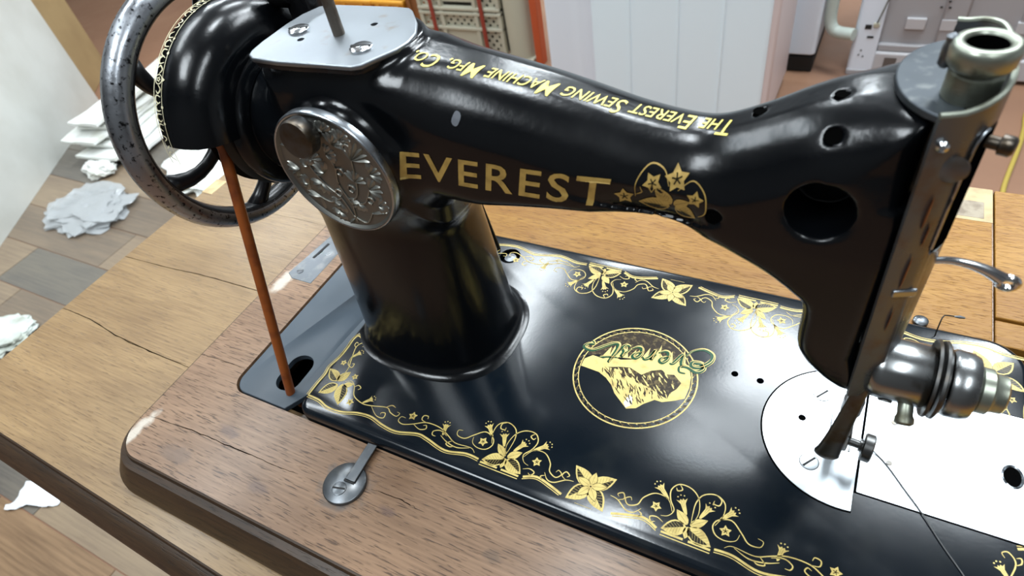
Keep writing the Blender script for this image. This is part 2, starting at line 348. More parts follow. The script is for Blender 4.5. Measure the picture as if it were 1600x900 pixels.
# right leaf boards, flush with the panel
G().prism([(358.2, 203), (700, 200), (700, 325), (358.2, 325)], -26, -8.2).obj('leaf_board', M['wood_back'], tb, smooth=False, bevel=.8)
G().prism([(358.2, -69), (700, -69), (700, 199), (358.2, 202), (358.2, 182.5), (374.5, 182.5), (374.5, -4.6), (358.2, -4.6)], -26, -9.4).obj('leaf_board', M['wood_back'], tb, smooth=False, bevel=.8)
# lower left leaf
lf = [(-301, -89.5 + 0.5), (357, -107), (357, 326), (-301, 326)]
lfr = [(-301, -88), (30, -98), (357, -108), (357, 326), (-301, 326)]
g, rings = slab(lfr, -30.2, -50, 12)
g.loft(rings, caps=False)
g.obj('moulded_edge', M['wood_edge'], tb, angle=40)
lf1 = [(-299.4, -86.6), (30, -96.5), (357, -106.4), (357, 5), (-172, 6.2), (-221, 8.2), (-262, 12.7), (-299.4, 13.3)]
lf2 = [(-299.4, 13.6), (-262, 13.2), (-221, 8.7), (-172, 6.9), (-60, 6.0), (-60, 88), (-198, 85.4), (-244, 82.3), (-299.4, 80)]
lf3 = [(-299.4, 80.5), (-244, 82.8), (-198, 85.9), (-60, 88.5), (-60, 324.6), (-299.4, 324.6)]
for p in (lf1, lf2, lf3): G().prism(p, -44, -30).obj('lower_board', M['wood_leaf'], tb, smooth=False)
# cracks in the raised panel, recessed lines
def crackline(pts, w, z, name='crack'):
    g = G(); P = smooth_path([(x, y, 0) for x, y in pts], 8)
    P = [p + Vector((random.uniform(-.3, .3), random.uniform(-.35, .35), 0)) for p in P]; N = len(P)
    L = []; Rr = []
    for i, p in enumerate(P):
        t = (P[min(i + 1, N - 1)] - P[max(i - 1, 0)]).normalized(); nn = Vector((-t.y, t.x, 0)); ww = w * (.25 + .75 * math.sin(PI * min(1, max(0, i / (N - 1))))) * random.uniform(.5, 1.2)
        L.append((p + nn * ww / 2)); Rr.append((p - nn * ww / 2))
    g.add([(v.x, v.y, z) for v in L + Rr], [(i, i + 1, N + i + 1, N + i) for i in range(N - 1)])
    return g.obj(name, M['hole'], tb, smooth=False, recalc=False)
crackline([(-100, -41.5), (-64, -38.7), (-35, -38), (0, -37), (23, -36.2)], .7, -7.9)
crackline([(44, -40), (50, -39), (56, -38.5)], .6, -7.9); crackline([(70, -27), (90, -26), (100, -27)], .5, -7.9)
crackline([(-108, 10), (-90, 11), (-66, 12)], .4, -7.9)
crackline([(-300, 13), (-262, 13.0), (-221, 8.3), (-172, 6.5), (-137, 7.5)], .7, -29.9); crackline([(-300, 80.2), (-244, 82.5), (-198, 85.6), (-147, 87), (-115, 88)], .6, -29.9)
crackline([(-301, 165), (-250, 167), (-190, 172), (-120, 172)], .4, -29.9)
# pale notched patches at the rear corners
G().box(331, 357, 288, 324.6, -12, -7.55).obj('bare_patch', M['bare'], tb, bevel=.3)
G().box(331.5, 352, 291, 309, -9, -7.4).obj('scuffed_inset', M['label_grey'], tb, bevel=.3)
G().box(-300.5, -286, 178, 200, -36, -29.6).obj('bare_patch', M['bare'], tb, bevel=.3)
# sunken slate-blue plate with the belt slot
bp = G().prism(rrect(-63.5, -5.5, -3.2, 181, (11, .5, .5, 8), 8)[:9] + [(-17, -3.2), (-5.5, 18)] + rrect(-63.5, -5.5, -3.2, 181, (11, .5, .5, 8), 8)[18:], -13, -9).obj('belt_plate', M['japan_blue'], tb, bevel=.8)
cut(bp, G().prism([(x * math.cos(.0) + 0, y) for x, y in rrect(-38.5, -20.5, 3.6 + 4, 3.6 + 33, 8.5, 8)], -30, 0))
cut(bp, G().prism(rrect(-38.5, -20.5, 142, 172, 8.5, 8), -30, 0))
G().box(-66, 376, -6, 184, -60, -40).obj('well_shade', M['hole'], tb, smooth=False)  # black slab stands in for the shade down in the well
# metal hinge strip let into the wood at the left
hs = G().prism([(-100, 97), (-93, 93), (-74, 93), (-74, 175), (-90, 175)], -12, -7.7).obj('hinge_strip', M['gunmetal'], tb, bevel=.3)
g = G(); screw_head(g, (-91.5, 101.5, -7.7), (0, 0, 1), 2.6, .5, (1, .5, 0)); g.obj('screw', M['gunmetal'], hs, mats=[M['gunmetal'], M['slot']])
G().obox((-90, 126, -7.6), (.1, 1, 0), (1, -.1, 0), (0, 0, 1), 9, 1.1, .15).obj('slot', M['slot'], hs, smooth=False)
# round swivel catch screwed down at the near side
ct = G().lathe([(0, 12.6), (1.6, 12.6), (2.2, 12.0), (2.2, .02)], (54, -30.5, -8), (0, 0, 1), 56).obj('swivel_catch', M['gunmetal'], tb, angle=50)
g = G(); screw_head(g, (53.5, -34.5, -5.8), (0, 0, 1), 4.1, .7, (1, .25, 0)); g.obj('screw', M['gunmetal'], ct, mats=[M['gunmetal'], M['slot']])
G().obox((56.7, -16.6, -4.9), (-.05, 1, 0), (1, .05, 0), (0, 0, 1), 12.0, 3.1, .7).obj('strap', M['gunmetal'], ct, bevel=.3)
G().obox((56.6, -28.8, -5.4), (-.05, 1, 0), (1, .05, 0), (0, 0, 1), .7, 3.4, .35).obj('strap_end', M['slot'], ct, smooth=False)

# ------------------------------------------------------------------ the sewing machine
sm = thing('sewing_machine', 'old black sewing machine with gold floral decals and EVEREST on its arm', 'sewing machine', (180, 89, -8))
AX, AZ = 89.0, 149.0       # shaft line (y, z)
# bed
bed = G().prism(rrect(-3.6, 371, -3.8, 178, (9, 20, 20, 9), 12), -19, 0).obj('bed', M['japan_bed'], sm, bevel=4.2, segs=6, angle=60)
bake(bed)
cg = G()
for x, y in ((232.9, 108.6), (246.6, 108.5)): cg.cyl((x, y, -12), (x, y, 5), 1.9, n=20)
cg.cyl((65.3, 158.4, -10), (65.3, 158.4, 5), 7.5, n=28)
cut(bed, cg)
for p in bed.data.polygons: p.use_smooth = True
bed.data.set_sharp_from_angle(angle=math.radians(40))
G().lathe([(0, 5.4), (5, 5.4), (7.5, 4.2), (7.8, .02)], (65.3, 158.4, -9), (0, 0, 1), 28).obj('hinge_pin', M['gunmetal'], sm)

# arm, pillar and head: one casting, modelled as a distance field
S2 = math.sqrt(.5)
def sdf_poly(X, Z, poly):
    d = np.full(X.shape, 1e9, np.float32); sgn = np.ones(X.shape, np.float32); n = len(poly)
    for i in range(n):
        ax_, az_ = poly[i]; bx, bz = poly[(i + 1) % n]
        ex, ez = bx - ax_, bz - az_; wx, wz = X - ax_, Z - az_
        t = np.clip((wx * ex + wz * ez) / (ex * ex + ez * ez), 0, 1); qx = wx - ex * t; qz = wz - ez * t
        d = np.minimum(d, qx * qx + qz * qz)
        c1 = Z >= az_; c2 = Z < bz; c3 = ex * wz > ez * wx
        flip = (c1 & c2 & c3) | (~c1 & ~c2 & ~c3); sgn = np.where(flip, -sgn, sgn)
    return sgn * np.sqrt(d)
def smin(a, b, k):
    h = np.clip(.5 + .5 * (b - a) / k, 0, 1); return b * (1 - h) + a * h - k * h * (1 - h)
def smax(a, b, k): return -smin(-a, -b, k)
def casting():
    vx = 1.0; x = np.arange(-14, 302, vx, dtype=np.float32); y = np.arange(36, 142, vx, dtype=np.float32); z = np.arange(-3, 203, vx, dtype=np.float32)
    X, Y, Z = np.meshgrid(x, y, z, indexing='ij')
    top = [(12, 190), (40, 192), (88, 192), (98, 191), (120, 187), (147, 181.5), (166, 177), (186, 172), (204, 169.5), (216, 170.5), (230, 176.5), (244, 184), (256, 189), (270, 192.5), (280.5, 193)]
    rest = [(280.5, 90), (284, 80), (285, 74), (284, 70), (278, 70), (270, 75), (262, 84), (258.5, 93), (257.5, 112), (252, 118.5), (243, 124.5), (232, 129.5), (220, 134), (206, 137.5), (190, 138.8), (165, 137.6), (140, 135.2), (118, 132), (104, 129), (97, 123), (94, 112), (8, 112)]
    top = [(p.x, p.y) for p in smooth_path([(a, b, 0) for a, b in top], 5)]
    rest = rest[:4] + [(p.x, p.y) for p in smooth_path([(a, b, 0) for a, b in rest[4:-3]], 4)] + rest[-3:]
    def sm1(a, k=21):
        q = np.pad(a, k // 2, mode='edge'); return np.convolve(q, np.hanning(k + 2)[1:-1] / np.hanning(k + 2)[1:-1].sum(), 'valid').astype(np.float32)
    x2, z2 = np.meshgrid(x, z, indexing='ij'); d2 = sdf_poly(x2, z2, top + rest)
    w = sm1(np.interp(x, [10, 90, 120, 186, 212, 232, 255, 294], [30, 30, 29.5, 26.5, 25.0, 26.5, 28.5, 28.5]))[:, None, None]
    tz = sm1(np.interp(x, [p[0] for p in top], [p[1] for p in top]), 9)[:, None, None]
    rtop = sm1(np.interp(x, [10, 80, 110, 200, 235, 262, 276], [10, 12, 21, 20, 21, 19, 9]))[:, None, None]
    rbot = sm1(np.interp(x, [86, 122], [20, 5]))[:, None, None]
    r = rbot + (rtop - rbot) * np.clip((Z - (tz - 36)) / 18, 0, 1)
    crown = np.maximum(0, np.abs(Y - AX) - 6) * .13     # the top falls gently to both sides
    dy = np.abs(Y - AX) - w
    # the back face leans in slightly towards the top
    dy = dy + np.clip((Z - 140) * .06, 0, 4)
    A = d2[:, None, :] + r + np.where(Z > tz - 30, crown, 0); B = dy + r
    arm = np.sqrt(np.maximum(A, 0) ** 2 + np.maximum(B, 0) ** 2) + np.minimum(np.maximum(A, B), 0) - r
    # pillar: tapering superellipse
    t = np.clip(Z / 125, 0, 1); a = 50 - 7 * t ** .8; b = 41 - 8 * t ** .8; cx = 50 - 2.5 * t
    q = (np.abs((X - cx) / a) ** 2.5 + np.abs((Y - AX) / b) ** 2.5) ** .4
    pil = np.maximum((q - 1) * np.minimum(a, b) * .98, Z - 150)
    body = smin(arm, pil, 16)
    body = smin(body, Z + .25, 8)                    # fillet on to the bed
    # round boss for the back cover, and the shaft bearing
    rb = np.sqrt((X - 56) ** 2 + (Z - AZ) ** 2); boss = smax(rb - 28, np.abs(Y - 89) - 37.6, 1.5); body = smin(body, boss, 9)
    rs = np.sqrt((Y - AX) ** 2 + (Z - AZ) ** 2); bear = smax(rs - 29.5, np.abs(X - 10) - 16, 3); body = smin(body, bear, 8)
    # neck under the top plate
    nk = smax(np.sqrt(np.maximum(np.abs(X - 52) - 14, 0) ** 2 + (Y - 88) ** 2) - 24, np.abs(Z - 180) - 14.5, 1.5); body = smin(body, nk, 5)
    # bores
    body = smax(body, -np.maximum(np.sqrt((X - 255.5) ** 2 + (Z - 158) ** 2) - 10.6, Y - 82), 1.6)
    body = smax(body, -np.maximum(np.sqrt((X - 221.8) ** 2 + (Z - 147) ** 2) - 2.6, Y - 74), 1)
    for (hx, hy, hz, hr) in ((229.5, 90, 177, 2.0), (254, 85, 189, 2.0)):
        body = smax(body, -(np.sqrt((X - hx) ** 2 + (Y - hy) ** 2 + (np.maximum(hz - 9 - Z, 0)) ** 2) - hr), .8)
    body = smax(body, -np.maximum(np.sqrt((X - 254.5) ** 2 + ((Y - 65.5) * S2 + (Z - 187) * S2) ** 2) - 2.4, (Y - 65.5) * S2 - (Z - 187) * S2 - 12), .8)
    # keep the skirt only where it rises from the bed
    body = np.maximum(body, -(Z + 2.0))
    lim = np.maximum(np.abs(X - 52) - 64, np.abs(Y - 89) - 51); body = np.where(Z < 25, np.maximum(body, lim), body)
    body = np.where(Z < 3, np.maximum(body, -1.5 - X), body)
    import openvdb as vdb
    gr = vdb.FloatGrid(); gr.background = 4.0; gr.copyFromArray(np.clip(body, -4, 4).astype(np.float32))
    pts, quads = gr.convertToQuads(isovalue=0.0)
    pts = pts * vx + np.array([x[0], y[0], z[0]])
    P = (pts + np.array([0, 0, TZ])) * .001
    me = bpy.data.meshes.new('arm'); me.vertices.add(len(P)); me.vertices.foreach_set('co', P.astype(np.float32).ravel())
    nq = len(quads); me.loops.add(nq * 4); me.polygons.add(nq); me.loops.foreach_set('vertex_index', quads[:, ::-1].astype(np.int32).ravel())
    me.polygons.foreach_set('loop_start', np.arange(0, nq * 4, 4, dtype=np.int32)); me.update(calc_edges=True); me.validate()
    return me
cme = casting()
bmv = bmesh.new(); bmv.from_mesh(cme); BV = BVHTree.FromBMesh(bmv); bmv.free()
arm = fin('arm', cme, M['japan'], sm, angle=0)
md = arm.modifiers.new('s', 'SMOOTH'); md.factor = .5; md.iterations = 3

for (hx, hy, hz, hr, hd) in ((254.5, 65.5, 187, 2.4, (0, S2, -S2)), (229.5, 90, 177, 2.0, (0, 0, -1)), (254, 85, 189, 2.0, (0, 0, -1)), (221.8, 61, 147, 2.6, (0, 1, 0))):
    d = Vector(hd); u = Vector((1, 0, 0)); v = d.cross(u); hits = []
    for i in range(8):
        o_ = Vector((hx, hy, hz)) + (u * math.cos(i * PI / 4) + v * math.sin(i * PI / 4)) * (hr + 1.8) - d * 40; r_ = BV.ray_cast(W(*o_), d, .08)
        if r_[0] is not None: hits.append(r_[0])
    c = sum(hits, Vector()) / len(hits); c = Vector((c.x * 1000, c.y * 1000, c.z * 1000 - TZ))
    G().lathe([(-.15, hr + .45), (5, hr + .4), (5.1, .02)], c, d, 28, caps=False).obj('oil_hole_shade', M['hole'], arm, smooth=False)
    G().lathe([(.15, hr + .5), (.2, .02)], c, d, 28, caps=False).obj('oil_hole_shade', M['hole'], arm, smooth=False)  # black disc closes the hole and stands in for its shade
# ---- flat decoration: ribbons, stars, leaves, bells in 2D, mapped on to a surface
class Deco:
    def __init__(s, f): s.f = f; s.layers = {}
    def L(s, k): return s.layers.setdefault(k, G())
    def poly(s, pts, key='gold', h=0.0):
        n = len(pts); c = (sum(p[0] for p in pts) / n, sum(p[1] for p in pts) / n); vs = [s.f(*p, h) for p in pts] + [s.f(*c, h)]
        s.L(key).add(vs, [(i, (i + 1) % n, n) for i in range(n)])
    def ngon(s, pts, key='gold', h=0.0): s.L(key).add([s.f(*p, h) for p in pts], [tuple(range(len(pts)))])
    def rib(s, pts, w, key='gold', h=0.0, k=5, taper=True, closed=False):
        P = smooth_path([(x, y, 0) for x, y in pts], k, closed) if k > 1 else [Vector((x, y, 0)) for x, y in pts]
        N = len(P); A = []; B = []
        for i, p in enumerate(P):
            t = (P[(i + 1) % N] - P[i - 1]) if closed else (P[min(i + 1, N - 1)] - P[max(i - 1, 0)])
            if t.length < 1e-6: t = Vector((1, 0, 0))
            t.normalize(); nn = Vector((-t.y, t.x, 0)); ww = w
            if taper and not closed: ww = w * min(1, .35 + 2.2 * min(i, N - 1 - i) / N)
            A.append(p + nn * ww / 2); B.append(p - nn * ww / 2)
        s.L(key).add([s.f(v.x, v.y, h) for v in A + B], [(i, (i + 1) % N, N + (i + 1) % N, N + i) for i in range(N if closed else N - 1)])
    def spiral(s, cx, cy, r, a0, turns, w, key='gold'):
        s.rib([(cx + r * (1 - .8 * t) * math.cos(a0 + turns * 2 * PI * t), cy + r * (1 - .8 * t) * math.sin(a0 + turns * 2 * PI * t)) for t in [i / 10 for i in range(11)]], w, key, k=3)
    def dot(s, cx, cy, r, key='gold', h=0): s.poly(circle(cx, cy, r, 8), key, h)
    def star(s, cx, cy, r, rot=0, key='gold', n=5, dark=True):
        s.poly([(cx + (r if i % 2 == 0 else r * .55) * math.cos(rot + PI * i / n), cy + (r if i % 2 == 0 else r * .55) * math.sin(rot + PI * i / n)) for i in range(2 * n)], key)
        if dark:
            for i in range(n): a = rot + 2 * PI * i / n; s.rib([(cx, cy), (cx + r * .42 * math.cos(a), cy + r * .42 * math.sin(a))], r * .12, 'veins', .03, 1, False)
            s.dot(cx, cy, r * .13, 'veins', .03)
    def leaf(s, bx, by, tx, ty, w, key='gold', shade=0, h0=0):
        d = Vector((tx - bx, ty - by)); L = d.length; u = d / L; n = Vector((-u.y, u.x)); P = []
        prof = [(0, 0), (.06, .42), (.2, .82), (.38, 1), (.55, .93), (.72, .68), (.86, .36), (.94, .15), (1, 0)]
        for a, q in prof: p = Vector((bx, by)) + u * L * a + n * w * q; P.append((p.x, p.y))
        for a, q in prof[-2:0:-1]: p = Vector((bx, by)) + u * L * a - n * w * q; P.append((p.x, p.y))
        if h0: s.poly([(p[0] + (p[0] - (bx + tx) / 2) * .10, p[1] + (p[1] - (by + ty) / 2) * .10) for p in P], 'veins', h0 - .01)
        s.poly(P, key, h0)
        if shade:
            Q = []
            for a, q in prof[1:-1]: p = Vector((bx, by)) + u * L * (a * .86 + .05) + n * w * q * .80 * shade; Q.append((p.x, p.y))
            p0 = Vector((bx, by)) + u * L * .85; p1 = Vector((bx, by)) + u * L * .1; Q += [(p0.x, p0.y), (p1.x, p1.y)]; s.poly(Q, 'veins', h0 + .02)
        s.rib([(bx, by), (tx * .93 + bx * .07, ty * .93 + by * .07)], .28, 'veins' if not shade else key, h0 + .04, 1)
        for i in range(1, 7 if w > 2.6 else 1):
            a = .1 + i * .115; m = Vector((bx, by)) + u * L * a
            for sg in (-1, 1):
                e = m + n * sg * w * .72 * math.sin(PI * min(.93, a + .12)) + u * L * .13
                s.rib([tuple(m), tuple(e)], .26, key if sg == shade else 'veins', h0 + .05, 1)
    def bell(s, bx, by, mx, my, w=2.4, key='gold'):
        d = Vector((mx - bx, my - by)); L = d.length; u = d / L; n = Vector((-u.y, u.x)); P = []
        for a, q in ((0, 0), (.08, .28), (.35, .46), (.7, .56), (.86, .95), (1.0, 1.35), (.9, .62), (1.02, .3), (.92, 0)): p = Vector((bx, by)) + u * L * a + n * w * q; P.append((p.x, p.y))
        for a, q in ((1.02, -.3), (.9, -.62), (1.0, -1.35), (.86, -.95), (.7, -.56), (.35, -.46), (.08, -.28)): p = Vector((bx, by)) + u * L * a + n * w * q; P.append((p.x, p.y))
        s.poly(P, key)
        for q in (-.2, .15): p0 = Vector((bx, by)) + u * L * .5 + n * w * q; p1 = Vector((bx, by)) + u * L * .86 + n * w * q * 1.4; s.rib([tuple(p0), tuple(p1)], .32, 'veins', .03, 1)
        for q in (-.75, 0, .75): p = Vector((bx, by)) + u * L * (1.24 - .1 * abs(q)) + n * w * q; s.dot(p.x, p.y, .38, key)
    def build(s, name, mats, parent, **kw):
        """one decal sheet; every colour of it a material slot"""
        keys = list(s.layers); g = G()
        for i, k in enumerate(keys): g.m = i; q = s.layers[k]; g.add(q.v, q.f)
        return g.obj(name, None, parent, mats=[mats[k] for k in keys], smooth=False, recalc=False, **kw)
GM = {'gold': M['gold'], 'veins': M['veins'], 'umber': M['umber'], 'green': M['green'], 'silver': M['silverleaf'], 'dim': M['gold_dim'], 'yellow': M['yellow_letter'], 'pale': M['gold_pale']}

band = [(4.9, 57.0), (1.0, 58.0), (-.2, 54.1), (0.4, 47.3), (0.2, 38.8), (-1.6, 30.2), (-.6, 24.0), (-1.0, 16.3), (-.9, 7.2)]
band2 = [(-.9, 7.2), (8.5, 6.7), (16.9, 4.4), (26.8, 4.7), (37.6, 7.8), (47.1, 8.6), (57.3, 6.4), (67.5, 5.7), (80.0, 9.0), (87.0, 8.4), (100.6, 5.7), (112.8, 8.3), (121.0, 8.0)]
def offs(P, d):
    out = []
    for i in range(len(P)):
        a = Vector(P[max(i - 1, 0)]); b = Vector(P[min(i + 1, len(P) - 1)]); t = (b - a).normalized(); out.append((P[i][0] + t.y * d, P[i][1] - t.x * d))
    return out
def quarter(T, group):
    """decoration of a quarter of the bed edge; T mirrors it into place"""
    D = Deco(lambda x, y, h: T(x, y) + (.06 + h,))
    for bnd in (band, band2):
        D.rib(bnd, 1.1, k=6, taper=False); D.rib(offs(bnd, 1.35), .42, k=6, taper=False)
    D.rib([(148.0, 7.6), (154.9, 10.2), (163.6, 8.4), (170.5, 6.2)], 1.25, taper=False); D.rib([(148.0, 6.3), (154.9, 8.9), (163.2, 7.1), (169.5, 5.2)], .45, taper=False)
    D.rib([(122.5, 6.9), (132.8, 7.0)], 1.1, k=1, taper=False); D.rib([(135.2, 7.0), (145.7, 6.9)], 1.1, k=1, taper=False); D.rib([(122.5, 5.3), (145.7, 5.3)], .5, k=1, taper=False)
    # corner sprig
    D.leaf(10.6, 22.7, -.6, 29.0, 3.6, shade=1); D.leaf(10.3, 22.6, 14.8, 31.4, 3.0); D.leaf(12.8, 20.4, 4.2, 10.9, 4.0, shade=-1); D.leaf(15.4, 22.0, 22.2, 8.0, 4.2, shade=1); D.leaf(16.4, 21.2, 22.5, 24.2, 2.0)
    for x, y, r, q in ((5.5, 35.9, 2.3, .3), (19.7, 29.2, 2.4, .9), (28.3, 12.5, 2.6, .2), (71.2, 18.1, 2.9, .5), (118.3, 18.3, 2.9, .1), (151.4, 18.0, 2.8, .7)): D.star(x, y, r, q)
    D.bell(7.6, 41.0, 11.6, 46.8, 1.8); D.bell(36.0, 14.6, 40.8, 19.6, 1.8); D.bell(94.6, 13.4, 93.2, 20.6, 2.0)
    V = lambda *p, w=.6: D.rib(p, w)
    V((10, 24), (11.5, 32), (9.0, 39.4), (5.6, 49.5), (8.0, 54), (10.5, 53), (9.5, 51)); V((7.6, 41.0), (9, 36), (13, 34.5), (13, 37.5), (11.4, 37)); V((5.8, 49), (3.6, 50.6), (3.6, 53), (5.4, 52.4))
    V((16, 24), (20, 25.6), (24, 22.8), (28, 17.1), (36, 14.4), (42.7, 15.0), (52.6, 17.4), (56.8, 15.2), (61.6, 14.3), (62.6, 16.6), (60.6, 17)); V((24, 22.5), (26, 24.6), (28.6, 23.4), (27.4, 21.6))
    V((42.7, 15.0), (49.5, 10.4), (54.6, 10.4), (54.2, 13.6), (51.6, 13.2), (51.8, 12)); V((52, 17.2), (55, 19.8), (58, 19.2))
    V((67.8, 15.4), (64.8, 15.2), (64.6, 12.2), (68.5, 11.2), (74.4, 13.6), (81.3, 17.2), (90.5, 17.2), (97.3, 14.6), (103.9, 11.8), (113.6, 12.4), (117, 10.4)); V((74.4, 13.6), (79.5, 11.9), (83.0, 13.4), (82.2, 15.5), (80.4, 14.8))
    V((81.3, 17.2), (77.7, 17.9), (77.4, 20.6), (80.0, 21.2), (80.8, 19.4)); V((97.2, 13.8), (92.0, 15.6), (88.2, 13.9), (88.7, 11.6), (91, 11.4)); V((93.5, 13), (99, 10.6), (106, 9.6), (113, 12)); V((102, 12.6), (99, 9.6), (102, 8.6), (104, 9.6))
    # spray over the leaf pair
    V((104.2, 20.4), (101.6, 19.6), (102.6, 16.6), (107.5, 16.3), (111.4, 20), (116.8, 24.3), (122.6, 22.2), (124.2, 18.3), (121.8, 14.6), (117, 13.8), (113, 15.6), (112, 19)); D.bell(122.0, 22.6, 116.4, 29.2, 2.0)
    V((123.4, 19.0), (120.9, 25.2), (121.6, 31.4), (126.4, 34.2), (131.9, 32.0), (134.2, 26.9), (134.2, 20.6), (133.7, 15.4)); V((126.4, 34.2), (123.4, 32.4), (123.8, 29.4), (126.4, 29.4), (126.4, 31))
    D.bell(130.8, 19.6, 127.4, 27.2, 2.1); D.bell(136.8, 18.8, 141.0, 26.2, 2.1); D.bell(146.6, 23.4, 153.2, 29.2, 2.1)
    V((133.7, 15.4), (131.7, 21.2), (133.2, 28.7), (137.8, 33.0), (143.9, 33.3), (147.0, 29.1), (145.8, 23.7), (142.9, 19.3), (144.7, 15.6), (148, 14.4)); V((143.9, 33.3), (142, 31), (144, 29.6), (145, 31))
    V((143.4, 18), (147.0, 23.6), (153.4, 24.4), (158.3, 20.1), (159.9, 15.6), (164.1, 13.6), (166.4, 16.2), (164.2, 17.9), (163.2, 16.4)); V((146.1, 11.6), (149.5, 13.0), (152.6, 12.0), (151.4, 9.8), (149.6, 10.6))
    V((157.7, 14.1), (160.7, 10.8), (164.6, 10.8), (169.7, 14.2), (173.8, 15.0)); V((169.7, 14.2), (166.9, 15.9), (168.2, 18.6), (170.6, 17.2), (169.6, 16))
    V((158.6, 12.6), (156.6, 11.4), (158, 9.8))
    D.leaf(134.6, 13.0, 122.6, 8.3, 3.9, shade=1); D.leaf(135.4, 13.4, 146.2, 8.4, 3.9, shade=1); D.leaf(133.9, 14.6, 126.8, 20.2, 2.1); D.leaf(135.2, 14.6, 141.8, 20.2, 2.3); D.leaf(134.4, 13.8, 134.6, 7.6, 1.8)
    return D
def big_star(T):
    D = Deco(lambda x, y, h: T(x, y) + (.06 + h,)); cx, cy = 181.4, 15.6
    for tx, ty, w, sh in ((170.0, 24.0, 3.9, 1), (192.4, 24.2, 3.9, -1), (171.6, 5.2, 4.2, -1), (191.6, 5.4, 4.2, 1)): D.leaf(cx, cy, tx, ty, w, shade=sh)
    for i in range(5):
        a = PI / 2 + 2 * PI * i / 5; D.leaf(cx + .6 * math.cos(a), cy + .6 * math.sin(a), cx + 8.2 * math.cos(a), cy + 8.2 * math.sin(a), 2.0, h0=.08 + .02 * i)
    D.poly(circle(cx, cy, 1.2, 10), 'gold', .2); D.dot(cx, cy, .5, 'veins', .22); D.rib([(177, 4.6), (186, 4.6)], .5, k=1)
    return D
for nm, T in (('near left', lambda x, y: (x, y)), ('near right', lambda x, y: (367.5 - x, y)), ('far left', lambda x, y: (x, 174 - y)), ('far right', lambda x, y: (367.5 - x, 174 - y))):
    quarter(T, 0).build('gold_border', GM, sm)
for T in (lambda x, y: (x + 1.5, y), lambda x, y: (x + 1.5, 174 - y)): big_star(T).build('gold_flower', GM, sm)
# round mountain emblem with the green script
D = Deco(lambda x, y, h: (181 + x, 89 + y, .06 + h))
D.rib(circle(0, 0, 35.2, 72), .8, k=1, closed=True); D.rib(circle(0, 0, 32.2, 72), .55, k=1, closed=True)
for i in range(46):
    a = 2 * PI * i / 46; D.rib([(32.2 * math.cos(a), 32.2 * math.sin(a)), (33.9 * math.cos(a + .07), 33.9 * math.sin(a + .07)), (35.1 * math.cos(a + .075), 35.1 * math.sin(a + .075))], .42, k=1, taper=False)
    D.poly([(33.0 * math.cos(a + .03), 33.0 * math.sin(a + .03)), (33.1 * math.cos(a + .10), 33.1 * math.sin(a + .10)), (34.6 * math.cos(a + .125), 34.6 * math.sin(a + .125)), (34.5 * math.cos(a + .065), 34.5 * math.sin(a + .065))], 'umber', .01)
arc = [(31.6 * math.cos(t), 31.6 * math.sin(t)) for t in [math.radians(d) for d in range(33, 172, 6)]]
sky_low = [(-31.2, 4.5), (-24, 7.5), (-20, 6.6), (-14, 10.2), (-9, 9.2), (-5, 11.6), (0, 12.6), (6, 12.8), (12, 15.6), (18, 15.8), (24, 18.4), (27, 16)]
D.ngon(arc + sky_low, 'umber', .01)
rays = [(-14, 13), (-17, 19), (-9, 16), (-9, 23), (-3, 17.5), (0, 26), (3, 18.5), (9, 27), (9, 19.5), (16, 26), (14, 19), (20, 21), (15, 16), (6, 14), (-4, 13)]
for i in range(13):
    bx = -20 + i * 3.6; D.poly([(bx - 1.9, 7.5 + i * .7), (bx + 1.9, 8.2 + i * .7), (bx + random.uniform(-2.5, 2.5) - 1, 19 + i * .55 + random.uniform(-4, 3.5))], 'gold', .02)
D.ngon([(-31.4, -4.0), (-31.4, 1.5), (-27.6, 5.6), (-21, 5.2), (-16.1, 8.7), (-11, 7.8), (-5.6, 9.8), (0.2, 12.6), (6, 12.6), (12.1, 15.3), (18, 16), (23.7, 18.4), (27.5, 15.4), (30.3, 9), (31.3, 2), (30.8, -6.0), (26, -9.2), (20, -12.4), (15.8, -12.4), (11, -17), (8.0, -21.1), (3.1, -23.2), (-1, -20), (-6.3, -15.8), (-10, -11), (-14.6, -7.3), (-19.9, -4.9)], 'gold', .03)
D.ngon([(-16.5, 0.2), (-9, 3), (-3.9, 4.2), (3.8, 1.5), (8, 6), (13.3, 8.7), (17, 6.5), (21.0, 7.7), (26.3, 3.4), (25, -1.5), (22.4, -5.2), (22.0, -9.4), (16, -8), (11.0, -5.3), (7, -5), (3.5, -2.8), (-2, -2.5), (-7.9, 0.6)], 'umber', .05)
rnd = random.Random(11)
MT = [(-30, -2), (-16, .5), (-4, 4.2), (4, 1.8), (13, 8.6), (21, 7.6), (26.5, 3.6), (23, -6), (22, -10), (16, -12), (11, -16.5), (8, -20.6), (3, -22.6), (-1, -19.6), (-6, -15.4), (-10, -10.6), (-15, -6.8), (-20, -4.6)]
def inside(px, py):
    c = False
    for q in range(len(MT)):
        (xa, ya), (xb, yb) = MT[q - 1], MT[q]
        if (ya > py) != (yb > py) and px < (xb - xa) * (py - ya) / (yb - ya) + xa: c = not c
    return c
for i in range(520):
    x0 = rnd.uniform(-28, 27); y0 = rnd.uniform(-21, 9); ln = rnd.uniform(2.5, 6.5); a = -.95 + rnd.uniform(-.35, .35)
    pts = [(x0, y0), (x0 + ln * .5 * math.cos(a) + rnd.uniform(-.4, .4), y0 + ln * .5 * math.sin(a)), (x0 + ln * math.cos(a), y0 + ln * math.sin(a))]
    if all(inside(*p) for p in pts): D.rib(pts, rnd.uniform(.35, 1.15), 'gold' if i % 5 in (0, 2) else 'umber', .06 + i * .00008, 3)
D.poly([(1.5, -14), (4, -15), (5.2, -20), (2.5, -22.6), (.6, -20)], 'silver', .08)
